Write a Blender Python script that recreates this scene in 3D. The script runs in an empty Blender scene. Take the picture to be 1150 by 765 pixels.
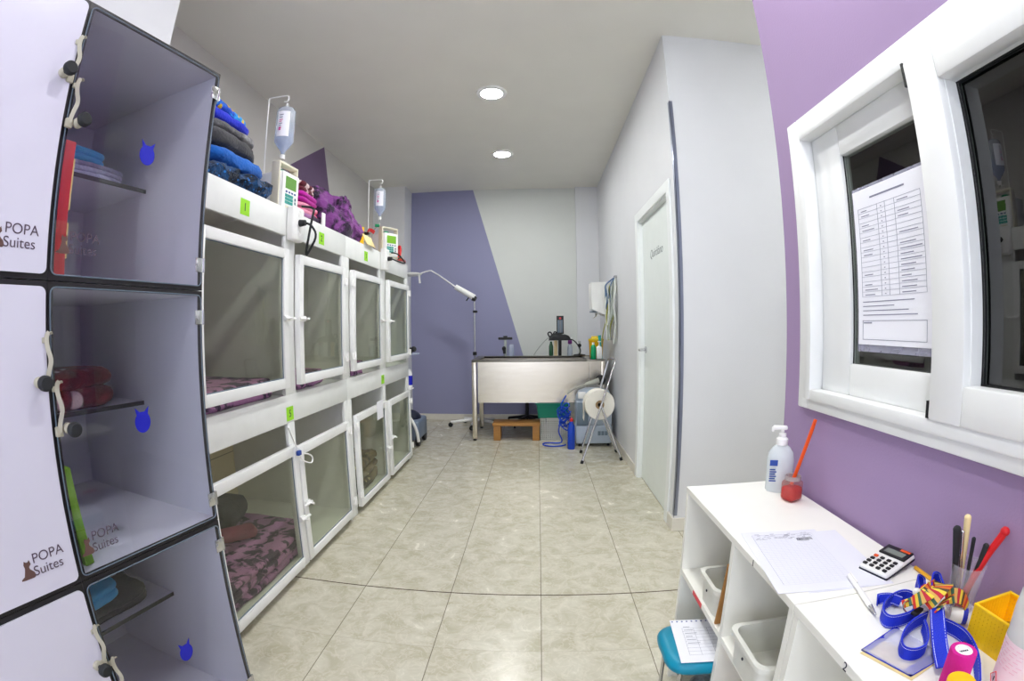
import bpy, bmesh, math, random
from mathutils import Vector, Matrix, noise
C = bpy.context.scene
COL = C.collection
R = math.radians
noise.seed_set(5)
V = Vector

# ------------------------------------------------------------------ materials
def lin(c):
    c = c / 255.0
    return c / 12.92 if c <= .04045 else ((c + .055) / 1.055) ** 2.4
def rgb(r, g, b): return (lin(r), lin(g), lin(b), 1)
class NT:
    def __init__(s, name):
        s.m = bpy.data.materials.new(name); s.m.use_nodes = True
        s.t = s.m.node_tree; s.t.nodes.clear()
        s.out = s.n('ShaderNodeOutputMaterial')
    def n(s, typ, **kw):
        nd = s.t.nodes.new(typ)
        for k, v in kw.items():
            if k in nd.inputs: nd.inputs[k].default_value = v
            else: setattr(nd, k, v)
        return nd
    def l(s, a, b): s.t.links.new(a, b)
    def math(s, op, a, b=None):
        nd = s.n('ShaderNodeMath', operation=op)
        for i, x in enumerate((a, b)):
            if x is None: continue
            if isinstance(x, (int, float)): nd.inputs[i].default_value = x
            else: s.l(x, nd.inputs[i])
        return nd.outputs[0]
    def mix(s, fac, a, b):
        nd = s.n('ShaderNodeMix', data_type='RGBA')
        for i, x in ((0, fac), (6, a), (7, b)):
            if isinstance(x, (int, float, tuple)): nd.inputs[i].default_value = x
            else: s.l(x, nd.inputs[i])
        return nd.outputs[2]
    def pos(s):
        return s.n('ShaderNodeTexCoord').outputs['Object']
def mat(name, col, rough=.5, metal=0, var=.04, scale=12, bump=0, bscale=80, trans=0, coat=0, sheen=0, ior=1.45, stretch=None):
    k = NT(name)
    b = k.n('ShaderNodeBsdfPrincipled', Roughness=rough, Metallic=metal, IOR=ior)
    b.inputs['Transmission Weight'].default_value = trans
    b.inputs['Coat Weight'].default_value = coat
    b.inputs['Sheen Weight'].default_value = sheen
    c = rgb(*col)
    p = k.pos()
    if stretch:
        mp = k.n('ShaderNodeMapping'); mp.inputs['Scale'].default_value = stretch; k.l(p, mp.inputs['Vector']); p = mp.outputs[0]
    if var:
        nz = k.n('ShaderNodeTexNoise', Scale=scale, Detail=4.0); k.l(p, nz.inputs['Vector'])
        lo = tuple(x * (1 - var * 2) for x in c[:3]) + (1,); hi = tuple(min(1, x * (1 + var * 2)) for x in c[:3]) + (1,)
        k.l(k.mix(nz.outputs['Fac'], lo, hi), b.inputs['Base Color'])
    else: b.inputs['Base Color'].default_value = c
    if bump:
        nb = k.n('ShaderNodeTexNoise', Scale=bscale, Detail=3.0); k.l(p, nb.inputs['Vector'])
        bp = k.n('ShaderNodeBump', Strength=bump, Distance=.01); k.l(nb.outputs['Fac'], bp.inputs['Height']); k.l(bp.outputs[0], b.inputs['Normal'])
    k.l(b.outputs[0], k.out.inputs[0])
    return k.m
def glass(name, tint=(235, 240, 238), refl=.9, base=.06, rough=0.0):
    # thin sheet: transparent seen straight on, mirror-like at grazing angles
    k = NT(name)
    tr = k.n('ShaderNodeBsdfTransparent', Color=rgb(*tint)); gl = k.n('ShaderNodeBsdfGlossy', Roughness=rough)
    fr = k.n('ShaderNodeFresnel', IOR=1.5)
    f = k.math('ADD', k.math('MULTIPLY', fr.outputs[0], refl), base - .04)
    f = k.math('MULTIPLY', f, k.math('SUBTRACT', 1.0, k.n('ShaderNodeNewGeometry').outputs['Backfacing']))
    mx = k.n('ShaderNodeMixShader'); k.l(f, mx.inputs[0]); k.l(tr.outputs[0], mx.inputs[1]); k.l(gl.outputs[0], mx.inputs[2])
    k.l(mx.outputs[0], k.out.inputs[0])
    return k.m
def film(name, col, alpha=.5, rough=.4):
    # translucent plastic: part see-through, part body colour
    k = NT(name)
    tr = k.n('ShaderNodeBsdfTransparent', Color=rgb(*[min(255, c + 15) for c in col]))
    b = k.n('ShaderNodeBsdfPrincipled', Roughness=rough); b.inputs['Base Color'].default_value = rgb(*col)
    nz = k.n('ShaderNodeTexNoise', Scale=30.0); k.l(k.pos(), nz.inputs['Vector'])
    f = k.math('ADD', k.math('MULTIPLY', nz.outputs['Fac'], .1), alpha - .05)
    mx = k.n('ShaderNodeMixShader'); k.l(f, mx.inputs[0]); k.l(tr.outputs[0], mx.inputs[1]); k.l(b.outputs[0], mx.inputs[2])
    k.l(mx.outputs[0], k.out.inputs[0])
    return k.m
def emit(name, col, s):
    k = NT(name); e = k.n('ShaderNodeEmission', Color=rgb(*col), Strength=s); k.l(e.outputs[0], k.out.inputs[0]); return k.m
def patches(name, base, dark, scale=9, thr=.5, rough=.95, third=None, bump=.6, soft=.06, bscale=120, thr3=.22):
    # fleece with irregular patches of a second colour
    k = NT(name); b = k.n('ShaderNodeBsdfPrincipled', Roughness=rough); b.inputs['Sheen Weight'].default_value = .1
    p = k.pos()
    nz = k.n('ShaderNodeTexNoise', Scale=scale, Detail=3.0, Distortion=.6); k.l(p, nz.inputs['Vector'])
    mr = k.n('ShaderNodeMapRange'); mr.inputs[1].default_value = thr - soft; mr.inputs[2].default_value = thr + soft
    k.l(nz.outputs['Fac'], mr.inputs[0])
    col = k.mix(mr.outputs[0], rgb(*base), rgb(*dark))
    if third:
        n2 = k.n('ShaderNodeTexVoronoi', Scale=scale * 1.4); k.l(p, n2.inputs['Vector'])
        m2 = k.n('ShaderNodeMapRange'); m2.inputs[1].default_value = thr3; m2.inputs[2].default_value = thr3 - .06; k.l(n2.outputs['Distance'], m2.inputs[0])
        col = k.mix(m2.outputs[0], col, rgb(*third))
    k.l(col, b.inputs['Base Color'])
    nb = k.n('ShaderNodeTexNoise', Scale=bscale, Detail=4.0); k.l(p, nb.inputs['Vector'])
    bp = k.n('ShaderNodeBump', Strength=bump, Distance=.012); k.l(nb.outputs['Fac'], bp.inputs['Height']); k.l(bp.outputs[0], b.inputs['Normal'])
    k.l(b.outputs[0], k.out.inputs[0]); return k.m

TILE, GX, GY = .42, .022, 1.968
def floor_mat():
    k = NT('marbled_floor_tile'); b = k.n('ShaderNodeBsdfPrincipled', Roughness=.3)
    p = k.pos(); sx = k.n('ShaderNodeSeparateXYZ'); k.l(p, sx.inputs[0])
    def edge(o, g):
        a = k.math('DIVIDE', k.math('SUBTRACT', o, g), TILE)
        f = k.math('FRACT', a)
        return k.math('MINIMUM', f, k.math('SUBTRACT', 1.0, f)), k.math('FLOOR', a)
    ex, ix = edge(sx.outputs[0], GX); ey, iy = edge(sx.outputs[1], GY)
    cell = k.n('ShaderNodeCombineXYZ'); k.l(k.math('MULTIPLY', ix, 7.3), cell.inputs[0]); k.l(k.math('MULTIPLY', iy, 3.9), cell.inputs[1]); k.l(k.math('MULTIPLY', k.math('ADD', ix, iy), 5.1), cell.inputs[2])
    vm = k.n('ShaderNodeVectorMath', operation='ADD'); k.l(p, vm.inputs[0]); k.l(cell.outputs[0], vm.inputs[1])
    n1 = k.n('ShaderNodeTexNoise', Scale=9.0, Detail=6.0, Roughness=.6, Distortion=.8); k.l(vm.outputs[0], n1.inputs['Vector'])
    n2 = k.n('ShaderNodeTexNoise', Scale=14.0, Detail=5.0, Distortion=1.6); k.l(vm.outputs[0], n2.inputs['Vector'])
    vein = k.math('ABSOLUTE', k.math('SUBTRACT', n2.outputs['Fac'], .5))
    mv = k.n('ShaderNodeMapRange'); mv.inputs[1].default_value = .045; mv.inputs[2].default_value = 0.0; k.l(vein, mv.inputs[0])
    mr = k.n('ShaderNodeMapRange'); mr.inputs[1].default_value = .35; mr.inputs[2].default_value = .65; k.l(n1.outputs['Fac'], mr.inputs[0])
    c = k.mix(mr.outputs[0], rgb(180, 174, 152), rgb(203, 199, 182))
    c = k.mix(k.math('MULTIPLY', mv.outputs[0], .32), c, rgb(222, 216, 200))
    gx = k.math('LESS_THAN', ex, .0042); gy = k.math('LESS_THAN', ey, .0032)
    row = k.math('LESS_THAN', k.math('ABSOLUTE', k.math('SUBTRACT', sx.outputs[1], GY)), .0035)
    c = k.mix(k.math('MULTIPLY', gy, .5), c, rgb(158, 150, 132))
    c = k.mix(k.math('MULTIPLY', gx, .8), c, rgb(100, 90, 76)); c = k.mix(row, c, rgb(70, 52, 44))
    k.l(c, b.inputs['Base Color']); 
    rr = k.math('ADD', k.math('MULTIPLY', n1.outputs['Fac'], .2), .14); k.l(rr, b.inputs['Roughness'])
    k.l(b.outputs[0], k.out.inputs[0]); return k.m
def paint(name, col, mask=None, col2=None, rough=.75):
    # wall paint with light orange-peel; mask(k, x, y, z) gives where the second colour is painted
    k = NT(name); b = k.n('ShaderNodeBsdfPrincipled', Roughness=rough)
    p = k.pos(); nz = k.n('ShaderNodeTexNoise', Scale=3.0, Detail=3.0); k.l(p, nz.inputs['Vector'])
    c1 = rgb(*col)
    c = k.mix(nz.outputs['Fac'], tuple(x * .96 for x in c1[:3]) + (1,), tuple(min(1, x * 1.04) for x in c1[:3]) + (1,))
    if mask:
        s = k.n('ShaderNodeSeparateXYZ'); k.l(p, s.inputs[0])
        c = k.mix(mask(k, *s.outputs), c, rgb(*col2))
    k.l(c, b.inputs['Base Color'])
    nb = k.n('ShaderNodeTexNoise', Scale=160.0); k.l(p, nb.inputs['Vector'])
    bp = k.n('ShaderNodeBump', Strength=.08, Distance=.01); k.l(nb.outputs['Fac'], bp.inputs['Height']); k.l(bp.outputs[0], b.inputs['Normal'])
    k.l(b.outputs[0], k.out.inputs[0]); return k.m
def grid_mat(name, col, line, sy, sz, rough=.35, w=.006):
    k = NT(name); b = k.n('ShaderNodeBsdfPrincipled', Roughness=rough); p = k.pos(); s = k.n('ShaderNodeSeparateXYZ'); k.l(p, s.inputs[0])
    def e(o, d):
        f = k.math('FRACT', k.math('DIVIDE', o, d)); return k.math('LESS_THAN', k.math('MULTIPLY', f, d), w)
    m = k.math('MAXIMUM', e(s.outputs[1], sy), e(s.outputs[2], sz))
    nz = k.n('ShaderNodeTexNoise', Scale=5.0); k.l(p, nz.inputs['Vector'])
    c = k.mix(nz.outputs['Fac'], tuple(x * .93 for x in rgb(*col)[:3]) + (1,), rgb(*col))
    k.l(k.mix(m, c, rgb(*line)), b.inputs['Base Color']); k.l(b.outputs[0], k.out.inputs[0]); return k.m
def stripes(name, cols, axis=0, freq=60):
    k = NT(name); b = k.n('ShaderNodeBsdfPrincipled', Roughness=.85); u = k.n('ShaderNodeUVMap'); s = k.n('ShaderNodeSeparateXYZ'); k.l(u.outputs[0], s.inputs[0])
    f = k.math('FRACT', k.math('MULTIPLY', s.outputs[axis], freq))
    r = k.n('ShaderNodeValToRGB'); r.color_ramp.interpolation = 'CONSTANT'
    el = r.color_ramp.elements
    while len(el) < len(cols): el.new(.5)
    for i, c in enumerate(cols): el[i].position = i / len(cols); el[i].color = rgb(*c)
    k.l(f, r.inputs[0]); k.l(r.outputs[0], b.inputs['Base Color']); k.l(b.outputs[0], k.out.inputs[0]); return k.m

m = {}
m['floor'] = floor_mat()
m['ceiling'] = paint('ceiling_paint', (230, 228, 220))
m['wall'] = paint('white_wall_paint', (221, 222, 225))
m['back'] = paint('back_wall_paint', (216, 219, 215), lambda k, x, y, z: k.math('LESS_THAN', k.math('ADD', x, k.math('MULTIPLY', k.math('SUBTRACT', z, 1.19), .2937)), -.27), (148, 149, 182))
def tri(k, x, y, z):
    a = k.math('GREATER_THAN', k.math('ADD', k.math('MULTIPLY', k.math('SUBTRACT', 3.079, z), .42), 4.28), y)
    b_ = k.math('LESS_THAN', k.math('SUBTRACT', 4.28, k.math('MULTIPLY', k.math('SUBTRACT', 3.079, z), 1.62)), y)
    return k.math('MULTIPLY', a, b_)
m['leftwall'] = paint('left_wall_paint', (205, 203, 198), tri, (112, 92, 124))
m['purple'] = paint('purple_wall_paint', (160, 136, 174))
m['dark'] = mat('dim_room_painted_shade', (58, 56, 54), .9)  # dark tone puts the unlit room's dimness into the wall colour
m['wood_dim'] = mat('dim_wood', (110, 80, 50), .7)
m['base'] = mat('baseboard_tile', (222, 218, 208), .35)
m['pvc'] = mat('white_pvc', (236, 237, 236), .32, var=.02)
m['kennel'] = mat('white_kennel_panel', (228, 230, 228), .38, var=.03)
m['ktile'] = grid_mat('kennel_back_tile', (230, 219, 188), (160, 150, 124), .40, .20)
m['door'] = mat('door_leaf_white', (232, 238, 235), .4, var=.015)
m['casing'] = mat('door_casing_white', (240, 243, 243), .35, var=.015)
m['chrome'] = mat('chrome', (200, 200, 202), .18, 1, var=.02)
m['steel'] = mat('brushed_steel', (214, 206, 192), .27, 1, var=.06, scale=6, stretch=(1, 1, 8))
m['steel_dark'] = mat('tub_inside_steel', (140, 136, 128), .35, 1)
m['guard'] = mat('metal_corner_guard', (150, 156, 178), .3, .9)
m['black'] = mat('black_plastic', (24, 24, 26), .45)
m['blackr'] = mat('black_rubber', (34, 36, 38), .7)
m['blackedge'] = mat('black_edge_band', (36, 34, 36), .4)
m['suite'] = mat('lavender_melamine', (206, 207, 213), .4, var=.015)
m['suite_w'] = mat('white_lavender_door', (212, 211, 224), .25, var=.01)
m['clear'] = glass('clear_door_glass', (248, 248, 252), .9, .06)
m['kglass'] = glass('kennel_door_glass', (243, 245, 236), 1.0, .06)
m['wglass'] = glass('window_glass', (205, 210, 205), 1.2, .10)
m['latch'] = mat('cream_latch', (176, 172, 154), .4)
m['logo'] = mat('logo_brown', (98, 72, 66), .6)
m['logot'] = mat('logo_purple_grey', (84, 70, 84), .6)
m['bluest'] = mat('blue_sticker', (18, 24, 176), .5)
m['green'] = mat('lime_sticker', (150, 215, 40), .7)
m['ink'] = mat('ink_dark', (50, 48, 62), .8, var=0)
m['inkl'] = mat('ink_light', (132, 132, 152), .8, var=0)
m['inkp'] = mat('ink_pale', (176, 178, 192), .8, var=0)
m['paper'] = mat('white_paper', (240, 240, 248), .7, var=.01)
m['paper2'] = mat('printed_paper', (226, 227, 236), .7, var=.01)
m['white'] = mat('white_plastic', (240, 240, 238), .35, var=.015)
m['cream'] = mat('cream_plastic', (222, 216, 196), .4)
m['lcd'] = mat('lcd_green', (96, 148, 60), .3, var=.1)
m['lcd2'] = mat('lcd_green_lit', (130, 190, 50), .3, var=.1)
m['lcdg'] = mat('lcd_grey', (120, 128, 120), .25)
m['teal'] = mat('teal_key', (60, 160, 150), .5)
m['bluekey'] = mat('blue_key', (40, 70, 150), .5)
m['bagp'] = film('clear_bag_plastic', (226, 232, 242), .32, .15)
m['saline'] = film('saline_liquid', (206, 214, 230), .3, .1)
m['tubing'] = film('clear_tubing', (214, 220, 214), .6, .2)
m['pink'] = mat('pink_ink', (214, 100, 150), .7)
m['shelf'] = mat('white_shelf_laminate', (240, 239, 232), .38, var=.012)
m['bin'] = film('translucent_white_bin', (236, 236, 230), .82, .35)
m['mdf'] = mat('brown_hardboard', (168, 120, 66), .7, var=.08)
m['wood'] = mat('oiled_wood', (176, 126, 66), .5, var=.12, scale=8, stretch=(1, 12, 12))
m['tealpl'] = mat('teal_plastic', (0, 138, 170), .4)
m['tape_r'] = mat('red_tape', (226, 72, 84), .5)
m['sanb'] = film('sanitizer_bottle', (226, 232, 234), .72, .25)
m['labelb'] = mat('blue_label', (40, 74, 160), .5)
m['redliq'] = mat('red_liquid', (192, 14, 8), .15, var=.05)
m['orange'] = mat('orange_plastic', (228, 84, 24), .35)
m['cup'] = film('clear_cup', (236, 236, 242), .2, .15)
m['red'] = mat('red_plastic', (206, 26, 34), .35)
m['bone'] = mat('cream_bone', (236, 214, 160), .5)
m['pencil'] = mat('pencil_yellow', (224, 164, 40), .5)
m['collar'] = mat('royal_blue_webbing', (14, 44, 200), .65, bump=.3, bscale=500)
m['stitch'] = mat('white_stitch', (220, 226, 240), .7, var=0)
m['striped'] = stripes('striped_fabric', [(200, 50, 40), (226, 190, 60), (60, 100, 80), (214, 170, 90), (190, 40, 60), (236, 206, 70), (90, 70, 50), (220, 120, 40)], 0, 1.1)
m['magenta'] = mat('magenta_bandage', (206, 24, 140), .85, bump=.3, bscale=300)
m['yellow'] = mat('yellow_plastic', (244, 190, 0), .4)
m['basket'] = mat('yellow_basket', (255, 206, 24), .4)
m['pouch'] = film('clear_pouch', (236, 236, 246), .35, .1)
m['pouchblue'] = mat('pouch_blue_border', (20, 36, 176), .5)
m['manila'] = mat('manila_card', (226, 208, 150), .7)
m['royal'] = film('royal_blue_hose', (16, 70, 200), .9, .25)
m['concen'] = mat('grey_blue_plastic', (178, 190, 206), .4)
m['concend'] = mat('slate_plastic', (108, 124, 138), .45)
m['basin'] = mat('green_basin', (0, 122, 98), .35)
m['wire'] = mat('white_wire', (226, 226, 222), .4)
m['hosegrey'] = mat('grey_tube', (160, 160, 150), .4)
m['tissue'] = mat('tissue_paper', (240, 236, 226), .9, bump=.2, bscale=200)
m['card'] = mat('cardboard', (170, 140, 100), .8)
m['purplecap'] = mat('purple_plastic', (120, 40, 130), .4)
m['greenb'] = mat('green_bottle', (0, 150, 96), .35)
m['turq'] = mat('turquoise_plastic', (40, 176, 176), .4)
m['trolley'] = mat('blue_grey_plastic', (112, 126, 148), .45)
m['navy'] = mat('dark_navy_plastic', (22, 28, 52), .4)
m['lead_b'] = mat('blue_lead', (92, 116, 150), .5)
m['lead_y'] = mat('yellow_green_tube', (170, 170, 96), .5)
m['lead_w'] = mat('white_lead', (216, 220, 214), .5)
# fleeces
m['fl_teal'] = patches('dark_teal_shag', (8, 62, 108), (4, 22, 42), 26, .5, third=(20, 110, 190), bump=1, bscale=60)
m['fl_blue'] = mat('blue_fleece', (14, 92, 180), .95, bump=.5, sheen=.12)
m['fl_royal'] = mat('royal_fleece', (20, 40, 190), .95, bump=.5, sheen=.12)
m['fl_grey'] = mat('charcoal_fleece', (62, 62, 66), .95, bump=.5, sheen=.12)
m['fl_lgrey'] = patches('grey_white_fleece', (150, 150, 152), (90, 90, 94), 8, .5)
m['fl_print'] = patches('blue_printed_fleece', (40, 160, 230), (16, 80, 200), 14, .5, third=(236, 196, 30), thr3=.32)
m['fl_pcat'] = patches('maroon_paw_fleece', (124, 16, 48), (94, 10, 34), 10, .5, third=(236, 214, 214), thr3=.36)
m['fl_mag'] = mat('magenta_fleece', (178, 14, 150), .95, bump=.5, sheen=.12)
m['fl_pink'] = patches('pink_fleece', (214, 30, 90), (232, 150, 180), 9, .55)
m['fl_purple'] = patches('purple_leopard_plush', (128, 64, 138), (40, 20, 52), 12, .52, bump=1, bscale=70)
m['fl_leop'] = patches('mauve_leopard_fleece', (168, 116, 164), (60, 40, 70), 15, .52, bump=.5, soft=.03)
m['fl_maroon'] = patches('maroon_bone_fleece', (126, 20, 32), (96, 12, 26), 9, .5, third=(232, 200, 198), thr3=.36)
m['fl_camo'] = patches('olive_brown_fleece', (120, 104, 74), (52, 46, 40), 9, .5, third=(170, 160, 110))
m['fl_dusty'] = mat('dusty_rose_fleece', (150, 78, 96), .95, bump=.4)
m['towel_c'] = mat('light_blue_towel', (76, 178, 222), .95, bump=.5, bscale=200)
m['towel_g'] = patches('grey_towel', (176, 178, 198), (140, 140, 164), 12, .5)
m['towel_w'] = mat('off_white_pad', (206, 200, 196), .9, bump=.4)
m['redf'] = mat('red_folder', (204, 22, 30), .45)
m['greenf'] = mat('lime_folder', (120, 168, 50), .45)
m['yelf'] = mat('yellow_tab', (232, 210, 130), .6)
m['lamp'] = emit('downlight_diffuser', (248, 250, 248), 66)

# ------------------------------------------------------------------ mesh building
WM = {}
class MB:
    def __init__(s): s.bm = bmesh.new(); s.uv = None
    def _merge(s, b, mi, mtx=None):
        if mtx is not None: b.transform(mtx)
        for f in b.faces: f.material_index = mi
        me = bpy.data.meshes.new('t'); b.to_mesh(me); b.free(); s.bm.from_mesh(me); bpy.data.meshes.remove(me); return s
    def box(s, x0, x1, y0, y1, z0, z1, bev=0, mi=0, mtx=None, seg=2):
        b = bmesh.new(); bmesh.ops.create_cube(b, size=1)
        for v in b.verts: v.co = V(((x0 + x1) / 2 + v.co.x * (x1 - x0), (y0 + y1) / 2 + v.co.y * (y1 - y0), (z0 + z1) / 2 + v.co.z * (z1 - z0)))
        if bev: bmesh.ops.bevel(b, geom=b.edges[:], offset=min(bev, .49 * min(abs(x1 - x0), abs(y1 - y0), abs(z1 - z0))), segments=seg, affect='EDGES', profile=.5)
        return s._merge(b, mi, mtx)
    def lathe(s, prof, c=(0, 0, 0), seg=24, mi=0, mtx=None, sx=1, sy=1):
        b = bmesh.new(); rings = []
        for r, z in prof:
            rings.append([b.verts.new((c[0] + r * sx * math.cos(2 * math.pi * i / seg), c[1] + r * sy * math.sin(2 * math.pi * i / seg), c[2] + z)) for i in range(seg)])
        for a, d in zip(rings, rings[1:]):
            for i in range(seg): b.faces.new((a[i], a[(i + 1) % seg], d[(i + 1) % seg], d[i]))
        if prof[0][0] > 1e-5 and prof[0] != prof[-1]: b.faces.new(rings[0][::-1])
        if prof[-1][0] > 1e-5 and prof[0] != prof[-1]: b.faces.new(rings[-1])
        bmesh.ops.remove_doubles(b, verts=b.verts[:], dist=1e-6)
        return s._merge(b, mi, mtx)
    def cyl(s, p, q, r0, r1=None, seg=16, mi=0):
        r1 = r0 if r1 is None else r1; p, q = V(p), V(q); d = q - p
        t = Matrix.Translation(p) @ d.to_track_quat('Z', 'Y').to_matrix().to_4x4()
        return s.lathe([(r0, 0), (r1, d.length)], seg=seg, mi=mi, mtx=t)
    def tube(s, pts, r, seg=8, mi=0, smooth=0, closed=False):
        P = [V(p) for p in pts]
        for _ in range(smooth):
            Q = [P[0]]
            for a, b_ in zip(P, P[1:]): Q += [a * .75 + b_ * .25, a * .25 + b_ * .75]
            P = Q + [P[-1]]
        b = bmesh.new(); rings = []; up = V((0, 0, 1)); nprev = None
        for i, p in enumerate(P):
            t = (P[min(i + 1, len(P) - 1)] - P[max(i - 1, 0)]).normalized()
            if nprev is None: nprev = t.orthogonal().normalized()
            n = (nprev - t * nprev.dot(t)); n = n.normalized() if n.length > 1e-6 else t.orthogonal().normalized(); nprev = n; k = t.cross(n)
            rings.append([b.verts.new(p + (n * math.cos(2 * math.pi * j / seg) + k * math.sin(2 * math.pi * j / seg)) * r) for j in range(seg)])
        for a, d in zip(rings, rings[1:]):
            for j in range(seg): b.faces.new((a[j], a[(j + 1) % seg], d[(j + 1) % seg], d[j]))
        b.faces.new(rings[0][::-1]); b.faces.new(rings[-1])
        return s._merge(b, mi)
    def ribbon(s, pts, w, th, normal=None, mi=0, smooth=0, wdir=(0, 0, 1)):
        # a strap: width along wdir (or a list of directions), thickness across
        P = [V(p) for p in pts]; W = [V(x) for x in wdir] if isinstance(wdir[0], (tuple, list, Vector)) else [V(wdir)] * len(P)
        for _ in range(smooth):
            Q, U = [P[0]], [W[0]]
            for a, b_, c, d in zip(P, P[1:], W, W[1:]): Q += [a * .75 + b_ * .25, a * .25 + b_ * .75]; U += [c * .75 + d * .25, c * .25 + d * .75]
            P, W = Q + [P[-1]], U + [W[-1]]
        b = bmesh.new(); uvl = b.loops.layers.uv.new('UVMap'); rings = []; dist = 0; ds = []
        for i, p in enumerate(P):
            t = (P[min(i + 1, len(P) - 1)] - P[max(i - 1, 0)]).normalized(); w_ = W[i] - t * W[i].dot(t); w_.normalize(); k = t.cross(w_)
            rings.append([b.verts.new(p + w_ * (w * a) + k * (th * c)) for a, c in ((-.5, -.5), (.5, -.5), (.5, .5), (-.5, .5))])
            if i: dist += (p - P[i - 1]).length
            ds.append(dist)
        for i, (a, d) in enumerate(zip(rings, rings[1:])):
            for j in range(4):
                f = b.faces.new((a[j], a[(j + 1) % 4], d[(j + 1) % 4], d[j]))
                for l, u in zip(f.loops, (ds[i], ds[i], ds[i + 1], ds[i + 1])): l[uvl].uv = (u / .05, 0)
        b.faces.new(rings[0][::-1]); b.faces.new(rings[-1])
        return s._merge(b, mi)
    def poly(s, pts2, origin, ux, uy, th, mi=0):
        # outline in the plane (ux, uy), given thickness th along ux x uy
        o, ux, uy = V(origin), V(ux).normalized(), V(uy).normalized(); n = ux.cross(uy)
        b = bmesh.new(); vs = [b.verts.new(o + ux * x + uy * y) for x, y in pts2]; f = b.faces.new(vs)
        r = bmesh.ops.extrude_face_region(b, geom=[f])
        for v in [g for g in r['geom'] if isinstance(g, bmesh.types.BMVert)]: v.co += n * th
        bmesh.ops.recalc_face_normals(b, faces=b.faces[:])
        return s._merge(b, mi)
    def sphere(s, c, r, sx=1, sy=1, sz=1, mi=0, seg=20):
        b = bmesh.new(); bmesh.ops.create_uvsphere(b, u_segments=seg, v_segments=seg // 2, radius=r)
        for v in b.verts: v.co = V((c[0] + v.co.x * sx, c[1] + v.co.y * sy, c[2] + v.co.z * sz))
        return s._merge(b, mi)
    def slab(s, cx, cy, z0, sx, sy, h, layers=3, rot=0, nz=.008, seed=0, freq=9, mi=0, p=5, seg=64, droop=0, grow=0, **_):
        # a folded cloth: stacked rounded folds, uneven all over, closed mesh
        b = bmesh.new(); off = V((seed * 7.1, seed * 3.3, seed * 1.7)); rings = []
        def pt(a, ins, z):
            ca, sa = math.cos(a), math.sin(a)
            k = (abs(ca) ** p + abs(sa) ** p) ** (-1 / p)
            return V((ca * k * max(.0, sx / 2 - ins), sa * k * max(.0, sy / 2 - ins), z))
        steps = layers * 6; rr = h / layers / 2; lv = []
        for i in range(steps + 1):
            t = i / steps; f = (t * layers) % 1.0 if i < steps else 1.0
            q = 2 * f - 1; ins = rr * (1 - math.sqrt(max(0, 1 - q * q))) * .9 + grow * (1 - t) * 0 + grow * t
            lv.append((ins, h * t))
        cap = [(lv[-1][0] + (min(sx, sy) / 2 - lv[-1][0]) * u, h) for u in (.12, .3, .5, .7, .88)]
        bot = [(lv[0][0] + (min(sx, sy) / 2 - lv[0][0]) * u, 0) for u in (.9, .5)]
        M_ = Matrix.Rotation(rot, 4, 'Z')
        for ins, z in bot + lv + cap:
            ring = []
            for j in range(seg):
                q = pt(2 * math.pi * j / seg, ins, z)
                n = noise.noise_vector(q * freq + off) * nz + noise.noise_vector(q * freq * 3 + off) * nz * .4
                if z < h * .08: n.z = 0
                d = droop * (q.x / sx) if z > 0 else 0
                w_ = M_ @ (q + n + V((0, 0, d * z / h))); w_.z = min(w_.z, h)
                ring.append(b.verts.new((cx + w_.x, cy + w_.y, z0 + max(0, w_.z))))
            rings.append(ring)
        for a, d in zip(rings, rings[1:]):
            for j in range(seg): b.faces.new((a[j], a[(j + 1) % seg], d[(j + 1) % seg], d[j]))
        b.faces.new(rings[0][::-1]); b.faces.new(rings[-1])
        return s._merge(b, mi)
    def heap(s, cx, cy, z0, sx, sy, h, nz=.05, seed=0, freq=7, mi=0, seg=96, rg=40, fine=.012, rot=0):
        # a bunched-up throw: a dome broken into lumps and creases
        b = bmesh.new(); off = V((seed * 5.3, seed * 2.9, seed * 8.1)); rings = []
        M_ = Matrix.Rotation(rot, 4, 'Z')
        for i in range(rg + 1):
            t = i / rg; ring = []
            for j in range(seg):
                a = 2 * math.pi * j / seg
                pr = math.cos(t * math.pi / 2) ** .55; q = V((math.cos(a) * pr * sx / 2, math.sin(a) * pr * sy / 2, h * math.sin(t * math.pi / 2) ** .8))
                rd = abs(noise.noise(q * freq + off)); n = noise.noise_vector(q * freq * .8 + off) * nz + V((0, 0, -rd * nz * 1.3 * min(1, t * 3))) + noise.noise_vector(q * freq * 4 + off) * fine
                w_ = M_ @ (q + n); ring.append(b.verts.new((cx + w_.x, cy + w_.y, z0 + (max(0, w_.z) if i else 0))))
            rings.append(ring)
        for a, d in zip(rings, rings[1:]):
            for j in range(seg): b.faces.new((a[j], a[(j + 1) % seg], d[(j + 1) % seg], d[j]))
        b.faces.new(rings[0][::-1]); b.faces.new(rings[-1])
        return s._merge(b, mi)
    def build(s, name, mats, parent=None, smooth=None, local=False, fix=True):
        if fix: bmesh.ops.recalc_face_normals(s.bm, faces=s.bm.faces[:])
        me = bpy.data.meshes.new(name); s.bm.to_mesh(me); s.bm.free()
        return link(name, me, mats, parent, smooth, local)
def link(name, me, mats, parent=None, smooth=None, local=False):
    for x in (mats if isinstance(mats, (list, tuple)) else [mats]): me.materials.append(m[x] if isinstance(x, str) else x)
    o = bpy.data.objects.new(name, me); COL.objects.link(o)
    if parent is not None:
        if not local: me.transform(WM[parent.name].inverted())
        o.parent = parent; WM[o.name] = WM[parent.name]
    else: WM[o.name] = Matrix()
    if smooth:
        me.polygons.foreach_set('use_smooth', [True] * len(me.polygons)); me.set_sharp_from_angle(angle=R(smooth))
    return o
def tag(o, label, cat, group=None, kind=None):
    o['label'] = label; o['category'] = cat
    if group: o['group'] = group
    if kind: o['kind'] = kind
    return o
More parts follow.
